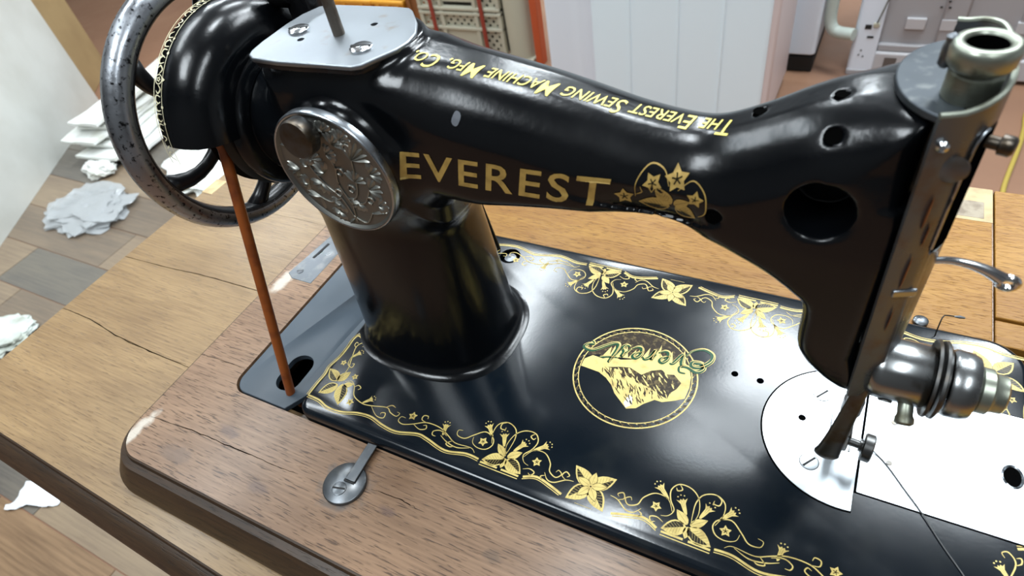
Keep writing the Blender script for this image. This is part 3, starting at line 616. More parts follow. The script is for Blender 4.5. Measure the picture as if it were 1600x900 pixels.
sE = [(26.6, 10.6), (23.1, 10.7), (22.6, 14.2), (26.4, 15.2), (31.9, 13.6), (35.0, 16.7), (33.2, 20.0), (28.6, 19.4), (28.9, 16.6), (33.2, 17.6), (37.6, 23.1), (37.4, 28.4), (32.1, 30.6), (26.4, 27.5), (23.6, 22.6)]
def wr(P, du=0):                                   # handwriting frame -> emblem, which reads upside down from behind
    th = math.radians(187.5); out = []
    for u, v in P: u = (u + du + v * .12) * 1.42; v *= 1.22; out.append((24.5 + u * math.cos(th) - v * math.sin(th), 24.2 + u * math.sin(th) + v * math.cos(th)))
    return out
E_ = [(.2, 2.6), (3.0, 4.4), (3.6, 6.4), (2.2, 7.2), (.8, 4.6), (1.4, 1.0), (3.2, .2), (5.2, 1.8)]
LET = [wr([(0, 7.2), (1.2, 6.4), (1.9, .6), (4.4, 6.6), (5.8, 6.8)]), wr(E_, 6.3), wr([(12.0, 3), (13.4, 6.6), (13.0, .4), (14.2, 5.2), (16.0, 7.0), (17.0, 5.6)]), wr(E_, 17.4), wr([(22.8, 1.8), (25.4, 7.6), (25.2, 4.6), (26.4, 2.2), (25.2, .2), (23.6, .8)]), wr([(26.4, 2.6), (29.6, 12.4), (28.6, 5), (28.6, .8), (30.4, .2), (33.5, 2.6), (38, 6.5), (42, 5.5), (41, 3), (38.5, 2.4), (40, .6)])]
def script(key, w, h, dx=0, dy=0):
    for P, q in [(sE, 1.0)] + [(P, .86) for P in LET] + [(wr([(26.6, 8.6), (30, 8.8), (34, 10)]), .6)]: D.rib([(x + dx, y + dy) for x, y in P], w * q, key, h)
script('gold', 3.0, .11, .15, .3); script('green', 2.5, .13, -.1, -.15); script('gold', .40, .16, .45, .5)
D.build('mountain_emblem', GM, sm)

# ---- lettering from the built-in font
def text2d(txt, size, shear=0, offset=0, smallcaps=False, space=1.0, sc=.78):
    cu = bpy.data.curves.new('t', 'FONT'); cu.body = txt; cu.size = size; cu.shear = shear; cu.offset = offset; cu.space_character = space; cu.resolution_u = 3; cu.small_caps_scale = sc
    o = bpy.data.objects.new('t', cu); COL.objects.link(o)
    if smallcaps:
        for i, c in enumerate(txt):
            if c.islower(): cu.body_format[i].use_small_caps = True
    dg = bpy.context.evaluated_depsgraph_get(); dg.update(); me = bpy.data.meshes.new_from_object(o.evaluated_get(dg)); bpy.data.objects.remove(o)
    return me
def conform(me, f, step=1.6):
    bm = bmesh.new(); bm.from_mesh(me)
    xs = [v.co.x for v in bm.verts]; ys = [v.co.y for v in bm.verts]
    a = min(ys)
    while a < max(ys):
        bmesh.ops.bisect_plane(bm, geom=bm.verts[:] + bm.edges[:] + bm.faces[:], plane_co=(0, a, 0), plane_no=(0, 1, 0)); a += step
    a = min(xs)
    while a < max(xs):
        bmesh.ops.bisect_plane(bm, geom=bm.verts[:] + bm.edges[:] + bm.faces[:], plane_co=(a, 0, 0), plane_no=(1, 0, 0)); a += step * 2
    bmesh.ops.triangulate(bm, faces=bm.faces[:])
    for v in bm.verts: v.co = W(*f(v.co.x, v.co.y, 0))
    out = bpy.data.meshes.new('txt'); bm.to_mesh(out); bm.free(); bpy.data.meshes.remove(me); return out
def on_back(x, z, h=0):
    r = BV.ray_cast(W(x, 20, z), Vector((0, 1, 0)), .2)
    if r[0] is None: return (x, 60, z)
    p = r[0] + r[1].normalized() * (-1 if r[1].y > 0 else 1) * (.00025 + h * .001); return (p.x * 1000, p.y * 1000, p.z * 1000 - TZ)
S2 = math.sqrt(.5)
def on_shoulder(x, v, h=0):
    # v measures across the arm, along (0, 1, 1)/sqrt2; rays fall at 45 degrees from behind and above
    p0 = Vector((x, v * S2 - 200 * S2, v * S2 + 200 * S2)); r = BV.ray_cast(W(*p0), Vector((0, S2, -S2)), .5)
    if r[0] is None: return (x, 80, 180)
    n = r[1].normalized(); n = n if n.z > 0 else -n
    p = r[0] + n * (.00025 + h * .001); return (p.x * 1000, p.y * 1000, p.z * 1000 - TZ)
def ext(me): xs = [v.co.x for v in me.vertices]; return min(xs), max(xs)
me = text2d('EVEREST', 19.5, shear=.16, offset=.22, space=1.16); a, b = ext(me); kx = 96.4 / (b - a)
me = conform(me, lambda u, v, h: on_back(86.6 + (u - a) * kx, 145.4 + v * .97 - .018 * (u - a) * kx, 0))
fin('lettering', me, M['gold_dim'], sm, smooth=False, recalc=False)
me = text2d('The Everest Sewing Machine Mfg. Co.', 9.8, shear=.34, offset=.03, smallcaps=True, space=1.02, sc=.72); a2, b2 = ext(me); kx2 = 128.0 / (b2 - a2)
me = conform(me, lambda u, v, h: on_shoulder(221 - (u - a2) * kx2, 184.4 + (u - a2) * kx2 * .082 - v * 1.0), 1.2)
fin('lettering', me, M['yellow_letter'], sm, smooth=False, recalc=False)
D = Deco(on_back)
D.star(187.7, 149.4, 4.0, .4, 'dim'); D.star(198.4, 156.6, 3.8, .9, 'dim'); D.star(207, 158.6, 4.6, .5, 'dim'); D.star(214.5, 152.6, 3.4, .2, 'dim')
D.leaf(205, 147.0, 193, 147.4, 3.4, 'dim', 1); D.leaf(205.5, 148, 199.6, 155.6, 2.8, 'dim'); D.leaf(207, 147, 215, 143.8, 3.2, 'dim', -1); D.leaf(206.5, 148, 212.4, 151, 2.2, 'dim')
for p in ([(192, 150), (192.5, 157), (196.5, 162.4), (202, 161), (204.5, 156)], [(208, 155), (213, 158.8), (218, 155), (218.6, 148), (216, 145)], [(192, 151), (194.6, 152.6), (194, 155)]): D.rib(p, .5, 'dim')
D.build('flower_spray', GM, sm)
D = Deco(on_back)
D.poly([(118.4 + 1.9 * math.cos(t) * (1 + .2 * math.sin(2 * t)), 174.6 + 2.6 * math.sin(t)) for t in [i * PI / 8 for i in range(16)]], 'silver'); D.build('paint_chip', {'silver': mat('bare_iron_chip', (.13, .14, .16), .45)}, sm)

# ---- hand wheel, its hub and the belt guard
wh = G()
rp = [(-43.5, 61), (-42.2, 64), (-43, 67.2), (-46, 69.8), (-50, 70.8), (-54.5, 70), (-57.6, 67.2), (-58.2, 63), (-56.4, 60.3), (-51, 59.4), (-46, 59.6), (-43.5, 61)]
hw = wh.lathe([(a, r) for a, r in rp], (0, AX, AZ), (1, 0, 0), 96, caps=False).obj('hand_wheel', M['rim'], sm, angle=0)
g = G()
g.lathe([(-56, 60.6), (-50, 58.4), (-44.6, 59.6), (-43.2, 61.4), (-44, 63), (-50, 61.5), (-56, 60.6)], (0, AX, AZ), (1, 0, 0), 96, caps=False).obj('inner_rim', M['black'], hw, angle=0)
for i in range(6):
    a0 = math.radians(12 + 60 * i); g = G(); pts = []; rr = []
    for k in range(9):
        t = k / 8; rad = 16 + 46 * t; a = a0 + .22 * math.sin(PI * t); x = -38 - 12 * t ** .8
        pts.append((x, AX + rad * math.cos(a), AZ + rad * math.sin(a))); rr.append(6.8 - 2.8 * math.sin(PI * t ** .8) - 1.4 * t)
    g.tube(pts, rr, 14, flat=1.0); g.obj('spoke', M['black'], hw, angle=0)
G().lathe([(-48, .02), (-47, 14), (-44, 17.5), (-36, 19), (-30, 24), (-28.6, 38), (-27.2, 39.6), (-25.8, 34.4), (-21.5, 33.0), (-17.2, 34.4), (-15.8, 39.6), (-14.4, 38), (-12, 31), (-5, 29.5), (-4, 20)], (0, AX, AZ), (1, 0, 0), 72).obj('pulley', M['black'], hw, angle=45)
gp = [(-36.5, 55.0), (-36.5, 56.6), (-32, 57.6), (-24, 57.4), (-17, 55.5), (-11.5, 51), (-8.6, 46), (-7.4, 41), (-7.2, 38.5), (-6.0, 38), (-5, 38.3), (-6.2, 40), (-7.4, 46.5), (-10.2, 52), (-16, 56.9), (-24, 59.0), (-32, 59.2), (-37.6, 58.2), (-37.9, 55.4)]
# guard sweeps from just above the shaft line on the near side, over the top, to the far side
g = G(); G0, G1 = math.radians(180 - 10), math.radians(-8); n = 72; rings = []
for i in range(n + 1):
    a = G0 + (G1 - G0) * i / n; cut_ = 0
    rings.append([(x, AX + (r) * math.cos(a), AZ + r * math.sin(a)) for x, r in [(p[0] + 1.8, p[1] - 4.2) for p in gp[:9]] + [(p[0] + 1.8, p[1] - 2.8) for p in gp[11:]]])
g.loft(rings); guard = g.obj('belt_guard', M['japan'], sm, angle=50)
G().lathe([(-8, 38.4), (-6, 38), (-3.5, 35), (-2.5, 30)], (0, AX, AZ), (1, 0, 0), 72, caps=False).obj('guard_collar', M['japan'], guard, angle=0)
GR = 56.75
D = Deco(lambda u, v, h: (-35.6 + v, AX - (GR + h * .3) * math.cos(u / GR), AZ + (GR + h * .3) * math.sin(u / GR)))
for v, w in ((.5, .5), (5.9, .35)): D.rib([(u, v) for u in range(1, 120, 3)], w, 'pale', k=1, taper=False)
def scrollunit(u):
    for s_ in (-1, 1):
        q = lambda a, b: (u + s_ * a, b)
        D.rib([q(2.6, 3.2), q(4.6, 4.9), q(6.4, 3.2), q(5.2, 1.9)], .8, 'pale'); D.rib([q(8, 5), q(7.4, 2.2), q(9.6, 1.6), q(11, 3.2), q(10.2, 4.9)], .85, 'pale')
        D.rib([q(11, 3.2), q(12.4, 1.6), q(14.4, 2.4), q(14.2, 4.9)], .85, 'pale'); D.rib([q(16, 5), q(16, 2.2), q(18, 1.6), q(19.4, 3.6), q(18.4, 5)], .8, 'pale')
        D.rib([q(21, 5), q(20.6, 2.4), q(22.6, 1.8), q(24, 3.8)], .75, 'pale'); D.rib([q(26, 2), q(27.4, 4.4), q(29, 2.6)], .7, 'pale')
        D.dot(u + s_ * 12.6, 5.9, .8, 'pale'); D.dot(u + s_ * 20.2, 6.0, .7, 'pale')
    D.rib(circle(u, 3.3, 2.2, 14), .5, 'pale', k=1, closed=True); D.star(u, 3.3, 1.5, .3, 'pale', dark=False); D.poly([(u - 1.3, 5.6), (u + 1.3, 5.6), (u, 7.6)], 'pale'); D.dot(u, 3.3, .5, 'veins', .1)
scrollunit(42); scrollunit(100); D.rib([(3, 5), (5, 1.8), (7.4, 2.6), (7, 4.6)], .8, 'pale'); D.rib([(9, 2), (11, 4.4)], .7, 'pale')
D.build('guard_scrollwork', GM, guard)

# ---- engraved back cover and its thumb screw
cv = G().lathe([(0, 32.4), (2.6, 32.4), (3.6, 31.8), (3.9, 31.0), (3.2, 30.3), (2.6, 29.8), (2.6, .02)], (56, 51, AZ - 1.0), (0, -1, 0), 96, caps=False).obj('back_cover', M['relief_bg'], sm, angle=40)
G().lathe([(0, 32.5), (2.8, 32.5), (3.8, 32.1), (4.1, 31.6), (3.8, 31.0), (2.4, 30.7)], (56, 51, AZ - 1.0), (0, -1, 0), 96, caps=False).obj('cover_rim', M['steel'], cv, angle=0)
g = G(); CX, CZ = 56, AZ - 1
def petal(cx, cz, a, L, w, h=1.1):
    L *= 1.1; w *= 1.02
    """raised leaf on the cover, ridge along its middle"""
    u = (math.cos(a), math.sin(a)); n = (-u[1], u[0]); prof = [(0, .05), (.2, .55), (.45, .95), (.7, 1), (.88, .7), (1, .12)]
    if math.hypot(cx + u[0] * L - CX, cz + u[1] * L - CZ) > 30.2: return
    A = []; B = []; C_ = []
    for t, q in prof:
        px, pz = cx + u[0] * L * t, cz + u[1] * L * t
        A.append((px + n[0] * w * q, 48.45, pz + n[1] * w * q)); B.append((px - n[0] * w * q, 48.45, pz - n[1] * w * q)); C_.append((px, 48.4 - h * (.5 + .5 * math.sin(PI * min(t + .1, 1))), pz))
    N = len(prof); g.add(A + C_ + B, [(i, i + 1, N + i + 1, N + i) for i in range(N - 1)] + [(N + i, N + i + 1, 2 * N + i + 1, 2 * N + i) for i in range(N - 1)])
def fan(cx, cz, a, n=7, L=9, spread=1.9):
    for i in range(n): petal(cx, cz, a - spread / 2 + spread * i / (n - 1), L * (1 - .25 * abs(i / (n - 1) - .5)), 1.15)
def clover(cx, cz, a, L=5):
    for q in (-1.0, 0, 1.0):
        petal(cx, cz, a + q - .22, L, 1.5); petal(cx, cz, a + q + .22, L, 1.5)
def stem(*p, r=.45): g.tube([(q.x, 48.2, q.y) for q in smooth_path([(a, b, 0) for a, b in p], 6)], r, 6)
fan(70, 158, 1.0, 7, 10.5); fan(38, 160, 2.2, 6, 9.5); fan(40, 132, 3.7, 6, 8); fan(70, 128, -.7, 7, 10); fan(57, 122, -1.7, 5, 6, 1.5); fan(34, 147, 3.3, 5, 7, 1.5)
for x, z, a, L in ((45, 155, 1.2, 6), (50, 148, 2.4, 6), (74, 143, .1, 6.5), (67, 146, 1.2, 5.5), (62, 165, .9, 5.5), (45, 141, 4.2, 6), (52, 130, 3.7, 5), (78, 152, .4, 5.5), (60, 171, 1.8, 5), (64, 133, -2.2, 5), (36, 139, 2.9, 5), (56, 159, .2, 5), (48, 167, 2.4, 6)): clover(x, z, a, L)
for x, z, a, L in ((76, 134, -.3, 5), (41, 150, 2.0, 4.5), (68, 168, 1.2, 5), (49, 124, 4.0, 4.5)): clover(x, z, a, L)
stem((58, 120), (60, 132), (66, 140), (70, 158)); stem((58, 120), (54, 134), (46, 142), (38, 160)); stem((60, 130), (56, 142), (58, 152), (56, 159)); stem((60, 132), (68, 134), (74, 143)); stem((54, 134), (46, 130), (40, 132)); stem((57, 124), (64, 121), (70, 128))
for x, z in ((70, 164), (60, 150), (63, 141), (54, 137), (72, 136)): g.tube([(x + 2.0 * math.cos(t), 48.2, z + 2.0 * math.sin(t)) for t in [i * .6 for i in range(9)]], .6, 6)
g.obj('relief_flowers', M['relief'], cv, angle=60)
kn = G().lathe([(0, 5), (3.5, 5), (4, 8.2), (4.6, 8.7), (10, 8.7), (10.7, 8.1), (10.9, .02)], (52.8, 48.6, 170.5), (0, -1, .12), 40)
kn.obj('thumb_screw', M['darksteel'], cv, angle=40)

# ---- top plate with the spool pin
def capf(x, y, z): return (x, y, z)
cap = [(17.5, 62), (22, 59.5), (36, 58.8), (76, 60.5), (80, 62.5), (88, 77), (89.4, 84), (88.2, 92), (83, 101), (73, 112.5), (69.5, 115), (62, 115.6), (24, 114.6), (18, 112), (14.6, 103), (13.6, 92), (14.4, 74), (15.6, 66)]
cp = G().prism(cap, 193.2, 195.6).obj('top_plate', M['cap'], sm, bevel=.8, segs=3, angle=50)
bake(cp); cg = G()
for x, y in ((34.3, 78.6), (62.3, 97)): cg.cyl((x, y, 180), (x, y, 200), 1.7, n=18)
cut(cp, cg)
G().prism([(52 + (x - 52) * .965, 87.5 + (y - 87.5) * .965) for x, y in cap], 190.8, 193.2).obj('gasket', M['black'], cp, bevel=.4)
for x, y, sd in ((26.7, 86.5, (1, .3, 0)), (71.3, 75, (1, .2, 0))):
    g = G(); screw_head(g, (x, y, 195.6), (0, 0, 1), 5.0, 1.5, sd); g.obj('screw', M['chrome'], cp, mats=[M['chrome'], M['slot']], angle=50)
G().lathe([(0, 2.7), (30, 2.55), (44, 2.5), (46, 1.4), (46.2, .02)], (50.7, 86, 195), (0, 0, 1), 24).obj('spool_pin', M['pin'], cp)
# bobbin winder standing behind the pillar top (dark iron)
bw = G().box(-6, 14, 112, 128, 140, 206).obj('bobbin_winder', M['black'], sm, bevel=4, segs=3)
G().lathe([(0, 9), (3, 11), (9, 11), (12, 9)], (-12, 116, 204), (1, 0, 0), 32).obj('winder_pulley', M['black'], bw, angle=45)

# ---- needle plate, slide plate
def arcplate():
    P = []; cx, cy, r = 292.8, 89.0, 40.6
    a0 = math.acos((298.6 - cx) / r)
    for i in range(41):
        t = a0 + (2 * PI - 2 * a0) * i / 40; x = cx + r * math.cos(t); yv = cy + r * math.sin(t)
        P.append((x, yv))
    return P
npp = G().prism(arcplate(), -1, .35).obj('needle_plate', M['plate'], sm, bevel=.15, segs=1); bake(npp)
cut(npp, G().cyl((270.7, 92.2, -5), (270.7, 92.2, 3), 1.9, n=18))
for x, y in ((277.8, 67.8), (277.8, 110.4)):
    g = G(); screw_head(g, (x, y, .3), (0, 0, 1), 4.2, .35, (.75, 1, 0)); g.obj('screw', M['plate'], npp, mats=[M['plate'], M['slot']], angle=50)
    G().lathe([(0, 4.2), (.12, 4.35), (.14, 4.55), (0, 4.6)], (x, y, .33), (0, 0, 1), 32, caps=False).obj('screw_rim', M['slot'], npp, smooth=False)
tag(G().prism([(x * 1.0, y) for x, y in [(292.8 + (a - 292.8) * 1.02, 89 + (b - 89) * 1.02) for a, b in arcplate()]], -.5, .08).obj('plate_gap', M['hole'], npp, smooth=False))
for k in range(5): G().box(284 + k * 2.4, 285 + k * 2.4, 80, 98, .3, .8).obj('feed_dog', M['darksteel'], npp, smooth=False)
sp = G().prism(rrect(299.6, 372, 59.6, 127.6, .6, 2), -1, .38).obj('slide_plate', M['plate'], sm, bevel=.15, segs=1); bake(sp)
cut(sp, G().prism([(361.5 + 3.4 * math.cos(t), 92.5 + 5.2 * math.sin(t)) for t in [i * PI / 14 for i in range(28)]], -5, 3))
G().box(298.4, 372, 58.9, 128.2, -.5, .06).obj('plate_gap', M['hole'], sp, smooth=False)
g = G()
for i in range(28):
    t0, t1 = i * PI / 14, (i + 1) * PI / 14
    g.add([(361.5 + a * math.cos(t), 92.5 + b * math.sin(t), z) for t in (t0, t1) for a, b, z in ((3.4, 5.2, .40), (3.9, 5.8, .9), (4.5, 6.5, .40))], [(0, 3, 4, 1), (1, 4, 5, 2)])
g.obj('finger_hole_rim', M['steel'], sp, recalc=True)
for x, y in ((312.2, 104.6), (311.8, 80.4)): G().lathe([(0, 1.4), (.3, 1.3), (.35, .02)], (x, y, .36), (0, 0, 1), 20).obj('rivet', M['darksteel'], sp)

# ---- head: cover on top, face plate, presser bar, take-up, tension, needle and foot
hc = G().prism([(266.8, 88.5)] + [(288 - 21.2 * math.cos(t), 88.5 + 25.5 * math.sin(t)) for t in [i * 1.40 / 12 for i in range(1, 13)]] + [(285, 113.5), (285, 63.5)] + [(288 - 21.2 * math.cos(t), 88.5 - 25.5 * math.sin(t)) for t in [i * 1.40 / 12 for i in range(12, 0, -1)]], 192.5, 195.0).obj('head_cap', M['cap_dark'], sm, bevel=.5)
def ushape(t0, t1):
    """section of the face plate: back return, face, front return"""
    o_ = [(278.6, 58.4), (283, 60.2), (288.4, 63.6), (292.6, 70), (295.0, 79.5), (295.4, 90), (295.0, 102), (293, 111), (288, 117), (281, 118.5)]
    return o_
sec = [(p.x, p.y) for p in smooth_path([(a, b, 0) for a, b in ushape(0, 0)], 5)]
def offset_in(S, d):
    out = []
    for i in range(len(S)):
        a = Vector(S[max(i - 1, 0)]); b = Vector(S[min(i + 1, len(S) - 1)]); t = (b - a).normalized(); out.append((S[i][0] - t.y * d, S[i][1] + t.x * d))
    return out
fp = G(); rings = []
for z, sx in ((72, 3.0), (90, 2.4), (130, 1.2), (170, .4), (190, 0), (196.5, 0), (198.5, .3)):
    a = [(x + (sx if x < 290 else 0) * (1 if x < 288 else .5), y, z + (2.2 * min(1, max(0, (x - 284) / 8)) if z > 180 else 0)) for x, y in sec]
    b = [(x + (sx if x < 290 else 0) * (1 if x < 288 else .5), y, z + (2.2 * min(1, max(0, (x - 284) / 8)) if z > 180 else 0)) for x, y in offset_in(sec, 1.7)]
    rings.append(a + b[::-1])
fp.loft(rings); face = fp.obj('face_plate', M['strip'], sm, angle=40)
cg = G().prism([(p[0], p[1]) for p in rrect(289.2, 300, 146, 191, (2, 4, 4, 6), 6)], 40, 74, lambda a, b, c: (a, c, b))
cut(face, cg)
for p in face.data.polygons: p.use_smooth = True
face.data.set_sharp_from_angle(angle=math.radians(40))
G().tube([(x, y, 198.6 + 2.2 * min(1, max(0, (x - 284) / 8))) for x, y in offset_in(sec, .8)], .95, 8).obj('rolled_edge', M['patina'], face)
g = G().box(282, 287.6, 69, 78, 146, 190); g.obj('slot_back', M['hole'], face, smooth=False)  # black block behind the cut-out, for the shade inside the head
# engraved leaf marks on the strip (brown wear and pale lines)
g = G()
for (x0, y0, z0, L, r_) in ((284.2, 60.0, 166, 13, 1.0), (286.2, 60.9, 157, 10, .7), (284.8, 60.0, 141, 16, .8), (285.6, 60.0, 118, 13, .6)):
    g.tube([(x0 + .03 * k, y0 + .12, z0 + L * k / 6 - L / 2) for k in range(7)], [.05, .6 * r_, .95 * r_, r_, .9 * r_, .5 * r_, .05], 8, flat=.35)
g.obj('engraved_leaves', mat('copper_wear', (.35, .14, .06), .45, .8), face)
G().lathe([(0, 4.2), (.8, 4.2), (1.4, 3.0), (1.5, .02)], (286.0, 61.6, 181.5), (0, -1, 0), 28).obj('round_boss', M['strip'], face)
g = G(); sp_ = [(289.3, 64.0), (291.2, 67.0), (292.6, 69.7), (293.6, 73.0)]
g.add([(a + .25, b - .2, z) for z in (148, 158, 186, 191) for a, b in sp_], [(r_ * 4 + c, r_ * 4 + c + 1, r_ * 4 + c + 5, r_ * 4 + c + 4) for r_ in range(3) for c in range(3)])
g.obj('slot_shade', M['hole'], face, smooth=False, recalc=False)  # black sheet laid on the plate as the slot's shade
G().tube(smooth_path([(289.4, 63.6, 150), (289.3, 63.6, 170), (289.4, 63.6, 186), (290.2, 64.8, 190.5), (291.6, 66.9, 192)], 5), .45, 8).obj('slot_lip', M['steel'], face)
g = G(); g.lathe([(0, 1.6), (1.2, 1.6), (1.9, .8), (1.95, .02)], (281.4, 59.2, 190.0), (0, -1, .2), 16); g.obj('small_screw', M['chrome'], face)
g = G(); g.lathe([(0, 1.9), (3.2, 1.9), (3.6, 2.9), (6.4, 2.9), (7.2, 2.0), (7.3, .02)], (292.3, 69.5, 186.5), (1, -.3, 0), 20); g.obj('plate_screw', M['darksteel'], face, angle=50)
G().obox((286.9, 61.6, 131), (1, .5, -.1), (0, 0, 1), (0, -1, 0), 4.0, 1.6, .8).obj('thread_clip', M['steel'], face, bevel=.5)
# presser bar with its hollow thumb nut
pb = G().cyl((287.5, 77.5, 8), (287.5, 77.5, 190), 3.0, n=24).obj('presser_bar', M['darksteel'], sm)
G().lathe([(186, 6.8), (190, 6.8)] + [(190 + .5 * k, 6.9 if k % 2 else 6.2) for k in range(1, 26)] + [(203, 5.6), (204.2, 5.6)], (285.3, 77.5, 0), (0, 0, 1), 36).obj('threaded_sleeve', M['patina'], pb, angle=0)
nut = G().lathe([(203.2, 5.4), (204, 7.2), (205.4, 8.3), (209.2, 8.5), (210.9, 8.0), (211.4, 7.0), (211.2, 5.7), (210.2, 5.0), (203.4, 4.8)], (285.3, 77.5, 0), (0, 0, 1), 56, caps=False).obj('pressure_nut', M['patina'], pb, angle=0)
G().lathe([(210.4, 5.0), (204, 4.75), (203.5, 4.6), (203.4, .02)], (285.3, 77.5, 0), (0, 0, 1), 32, caps=False).obj('nut_bore_shade', M['hole'], nut, smooth=False)  # black lining paints the inside of the nut as shade
g = G().lathe([(202, 1.0), (203, 1.9), (208, 1.9), (209.2, 1.5), (211, 1.7), (212, .02)], (277.4, 79.5, 0), (0, 0, 1), 20); g.obj('oil_cup', M['gunmetal'], sm, angle=50)
# take-up lever with an eye
tk = G(); P = smooth_path([(290, 76, 133.5), (297, 76, 136.0), (303, 76, 136.0), (309, 76, 134.5), (314, 76, 132)], 6)
tk.tube(P, [1.3 + 1.3 * (i / (len(P) - 1)) ** 2 for i in range(len(P))], 12, flat=.75, up=(0, 1, 0))
tk.obj('take_up_lever', M['chrome'], sm)
g = G().tube([(316 + 2.6 * math.cos(t), 76, 130.8 + 2.3 * math.sin(t)) for t in [i * PI / 12 for i in range(24)]], 1.25, 10, closed=True, up=(0, 1, 0)); g.obj('thread_eye', M['chrome'], sm)
# tension unit
TY, TZ2 = 69.5, 82.0
tu = G().lathe([(287.0, 11), (288.7, 12.3), (291.1, 12.5), (305.7, 12.5), (306.9, 11.6), (306.9, 5)], (0, TY, TZ2), (1, .0, 0), 56).obj('tension_unit', M['tension'], sm, angle=40)
for x0, x1, r in ((307.2, 308.8, 15.2), (309.8, 311.4, 15.2)):
    G().lathe([(x0, 6), (x0 + .2, r - 1.6), (x0 - .6, r), (x0 + .4, r + .3), (x1 - .2, r - 1.2), (x1, 6)], (0, TY, TZ2), (1, 0, 0), 56, caps=False).obj('tension_disc', M['darksteel'], tu, angle=40)
G().lathe([(312.1, 6), (312.4, 12.4), (313.6, 13.2), (318.5, 13), (321.0, 12), (321.9, 9.6), (322.2, 4)], (0, TY, TZ2), (1, 0, 0), 56).obj('spring_cap', M['tension'], tu, angle=40)
G().lathe([(321.9, 8.0), (322.7, 8.8), (326.0, 8.8), (327.0, 7.6), (327.3, 7.4), (330.6, 7.2), (331.5, 5.6), (331.7, .02)], (0, TY, TZ2), (1, 0, 0), 32).obj('thumb_nut', M['patina'], tu, angle=40)
g = G(); screw_head(g, (294.5, TY - 9.6, TZ2 - 8.0), (0, -.77, -.64), 2.6, .8, (1, 0, 1)); g.obj('screw', M['darksteel'], tu, mats=[M['darksteel'], M['slot']])
G().lathe([(0, 2.8), (4.5, 2.8), (5.6, 3.4), (7.6, 3.4), (8.6, 2.2), (8.7, .02)], (301.5, TY - 9.6, TZ2 - 6.9), (.1, -.8, -.55), 24).obj('spring_stud', M['patina'], tu, angle=40)
tw = [(309 + 0, TY - 8, TZ2 + 12), (312, TY - 4, TZ2 + 16)]
# needle bar, needle, clamp, foot, lifter
nb = G().cyl((289.5, 89, 24), (289.5, 89, 120), 3.2, n=20).obj('needle_bar', M['steel'], sm)
G().lathe([(0, 4.6), (9, 4.6), (10, 3.4)], (289.5, 89, 22), (0, 0, 1), 24).obj('needle_clamp', M['darksteel'], nb)
G().cyl((289.5, 89, 22), (289.5, 89, -4), .8, .35, 10).obj('needle', M['chrome'], nb)
ft = G().obox((287.5, 77.5, 16), (1, 0, 0), (0, 1, 0), (0, 0, 1), 4.2, 4.0, 7).obj('foot_clamp', M['darksteel'], sm, bevel=1)
G().lathe([(0, 2.0), (4.4, 2.0), (4.6, 3.0), (5.6, 3.0), (5.8, 6.2), (6.4, 6.8), (9.8, 6.8), (10.4, 6.0), (10.3, .02)], (291.5, 75.5, 16.2), (1, -.1, 0), 20).obj('thumb_screw', M['darksteel'], ft, angle=30)
g = G().prism([(285, 79), (290.6, 79), (291.6, 100), (288.4, 101), (287.6, 90), (287, 101), (283.8, 100)], .9, 2.3); g.obox((287.5, 80.5, 6), (1, 0, 0), (0, 1, 0), (0, 0, 1), 2.6, 1.6, 6); g.obj('presser_foot', M['steel'], ft, bevel=.3)
lv = G(); P = smooth_path([(288.5, 66, 84), (286.3, 62, 76), (284.8, 59.5, 62), (283.6, 58.0, 46), (282.6, 57.5, 34), (282.0, 57.5, 29)], 6); N = len(P)
d_ = (P[-1] - P[-2]).normalized(); P += [P[-1] + d_ * q for q in (1.6, 2.9, 3.9, 4.5)]
lv.tube(P, [2.3 + 3.1 * (i / (N - 1)) ** 1.2 for i in range(N)] + [5.1, 4.3, 3.0, 1.2], 14, flat=.35, up=(0, 1, 0)); lv.obj('lifter_lever', M['darksteel'], sm, angle=0)
# thin rod rising behind the pillar
G().cyl((54, 163, -1), (44, 163, 60), 1.4, n=12).obj('guide_rod', M['black'], sm)
# small bent wire and lug at the far edge of the bed
g = G(); g.tube(smooth_path([(327, 170, 0), (327.5, 174, 5), (328.5, 178, 8.5), (331, 179, 9), (338, 179.5, 9)], 5), .35, 8); g.obj('wire_finger', M['wire'], sm)
G().tube([(333.5, 179.2, 9), (336, 179.5, 9.1), (338.5, 179.6, 9)], [.4, .9, .5], 8).obj('wire_tip', M['steel'], sm)
G().lathe([(0, 4), (2, 4), (2.6, 3), (2.7, .02)], (321, 185.5, -7.6), (0, 0, 1), 20).obj('bed_lug', M['gunmetal'], sm)

# ------------------------------------------------------------------ drive belt and thread
bt = G()
ring = [(-21.5, AX + 36.8 * math.cos(t), AZ + 36.8 * math.sin(t)) for t in [PI + .1 - i * PI / 24 for i in range(0, 25)]]
seg = [Vector((-21.5, 16, -36)), Vector((-21.5, 10.5, -24))] + [Vector((-21.5, 8.0 + (52.4 - 8.0) * t, -10 + 157 * t)) for t in [i / 8 for i in range(9)]] + [Vector(p) for p in ring[1:]] + [Vector((-21.5, 125.6 + 30 * t, 145 - 189 * t)) for t in [.02, .5, 1]]
bt.tube(seg, 2.95, 14, up=(1, 0, 0)); belt = bt.obj('drive_belt', M['leather'], None, loc=(-21.5, 8, -44), angle=0)
tag(belt, 'round orange-brown leather drive belt running from the hand wheel down through the slot', 'belt')
th = G(); P = smooth_path([(297, 83, 9), (301.9, 85.5, 2.2), (306, 83, .9), (310.9, 78.6, .8), (318.9, 68.7, .8), (326.7, 59.1, .8), (334.7, 47.6, .5), (343.3, 36.5, .5), (350, 26, .5), (356, 12, .5)], 6)
th.tube(P, .28, 6); tag(th.obj('thread', M['thread'], None, loc=(301.9, 85.5, .5)), 'dark grey thread trailing from the presser foot across the steel plate', 'thread')

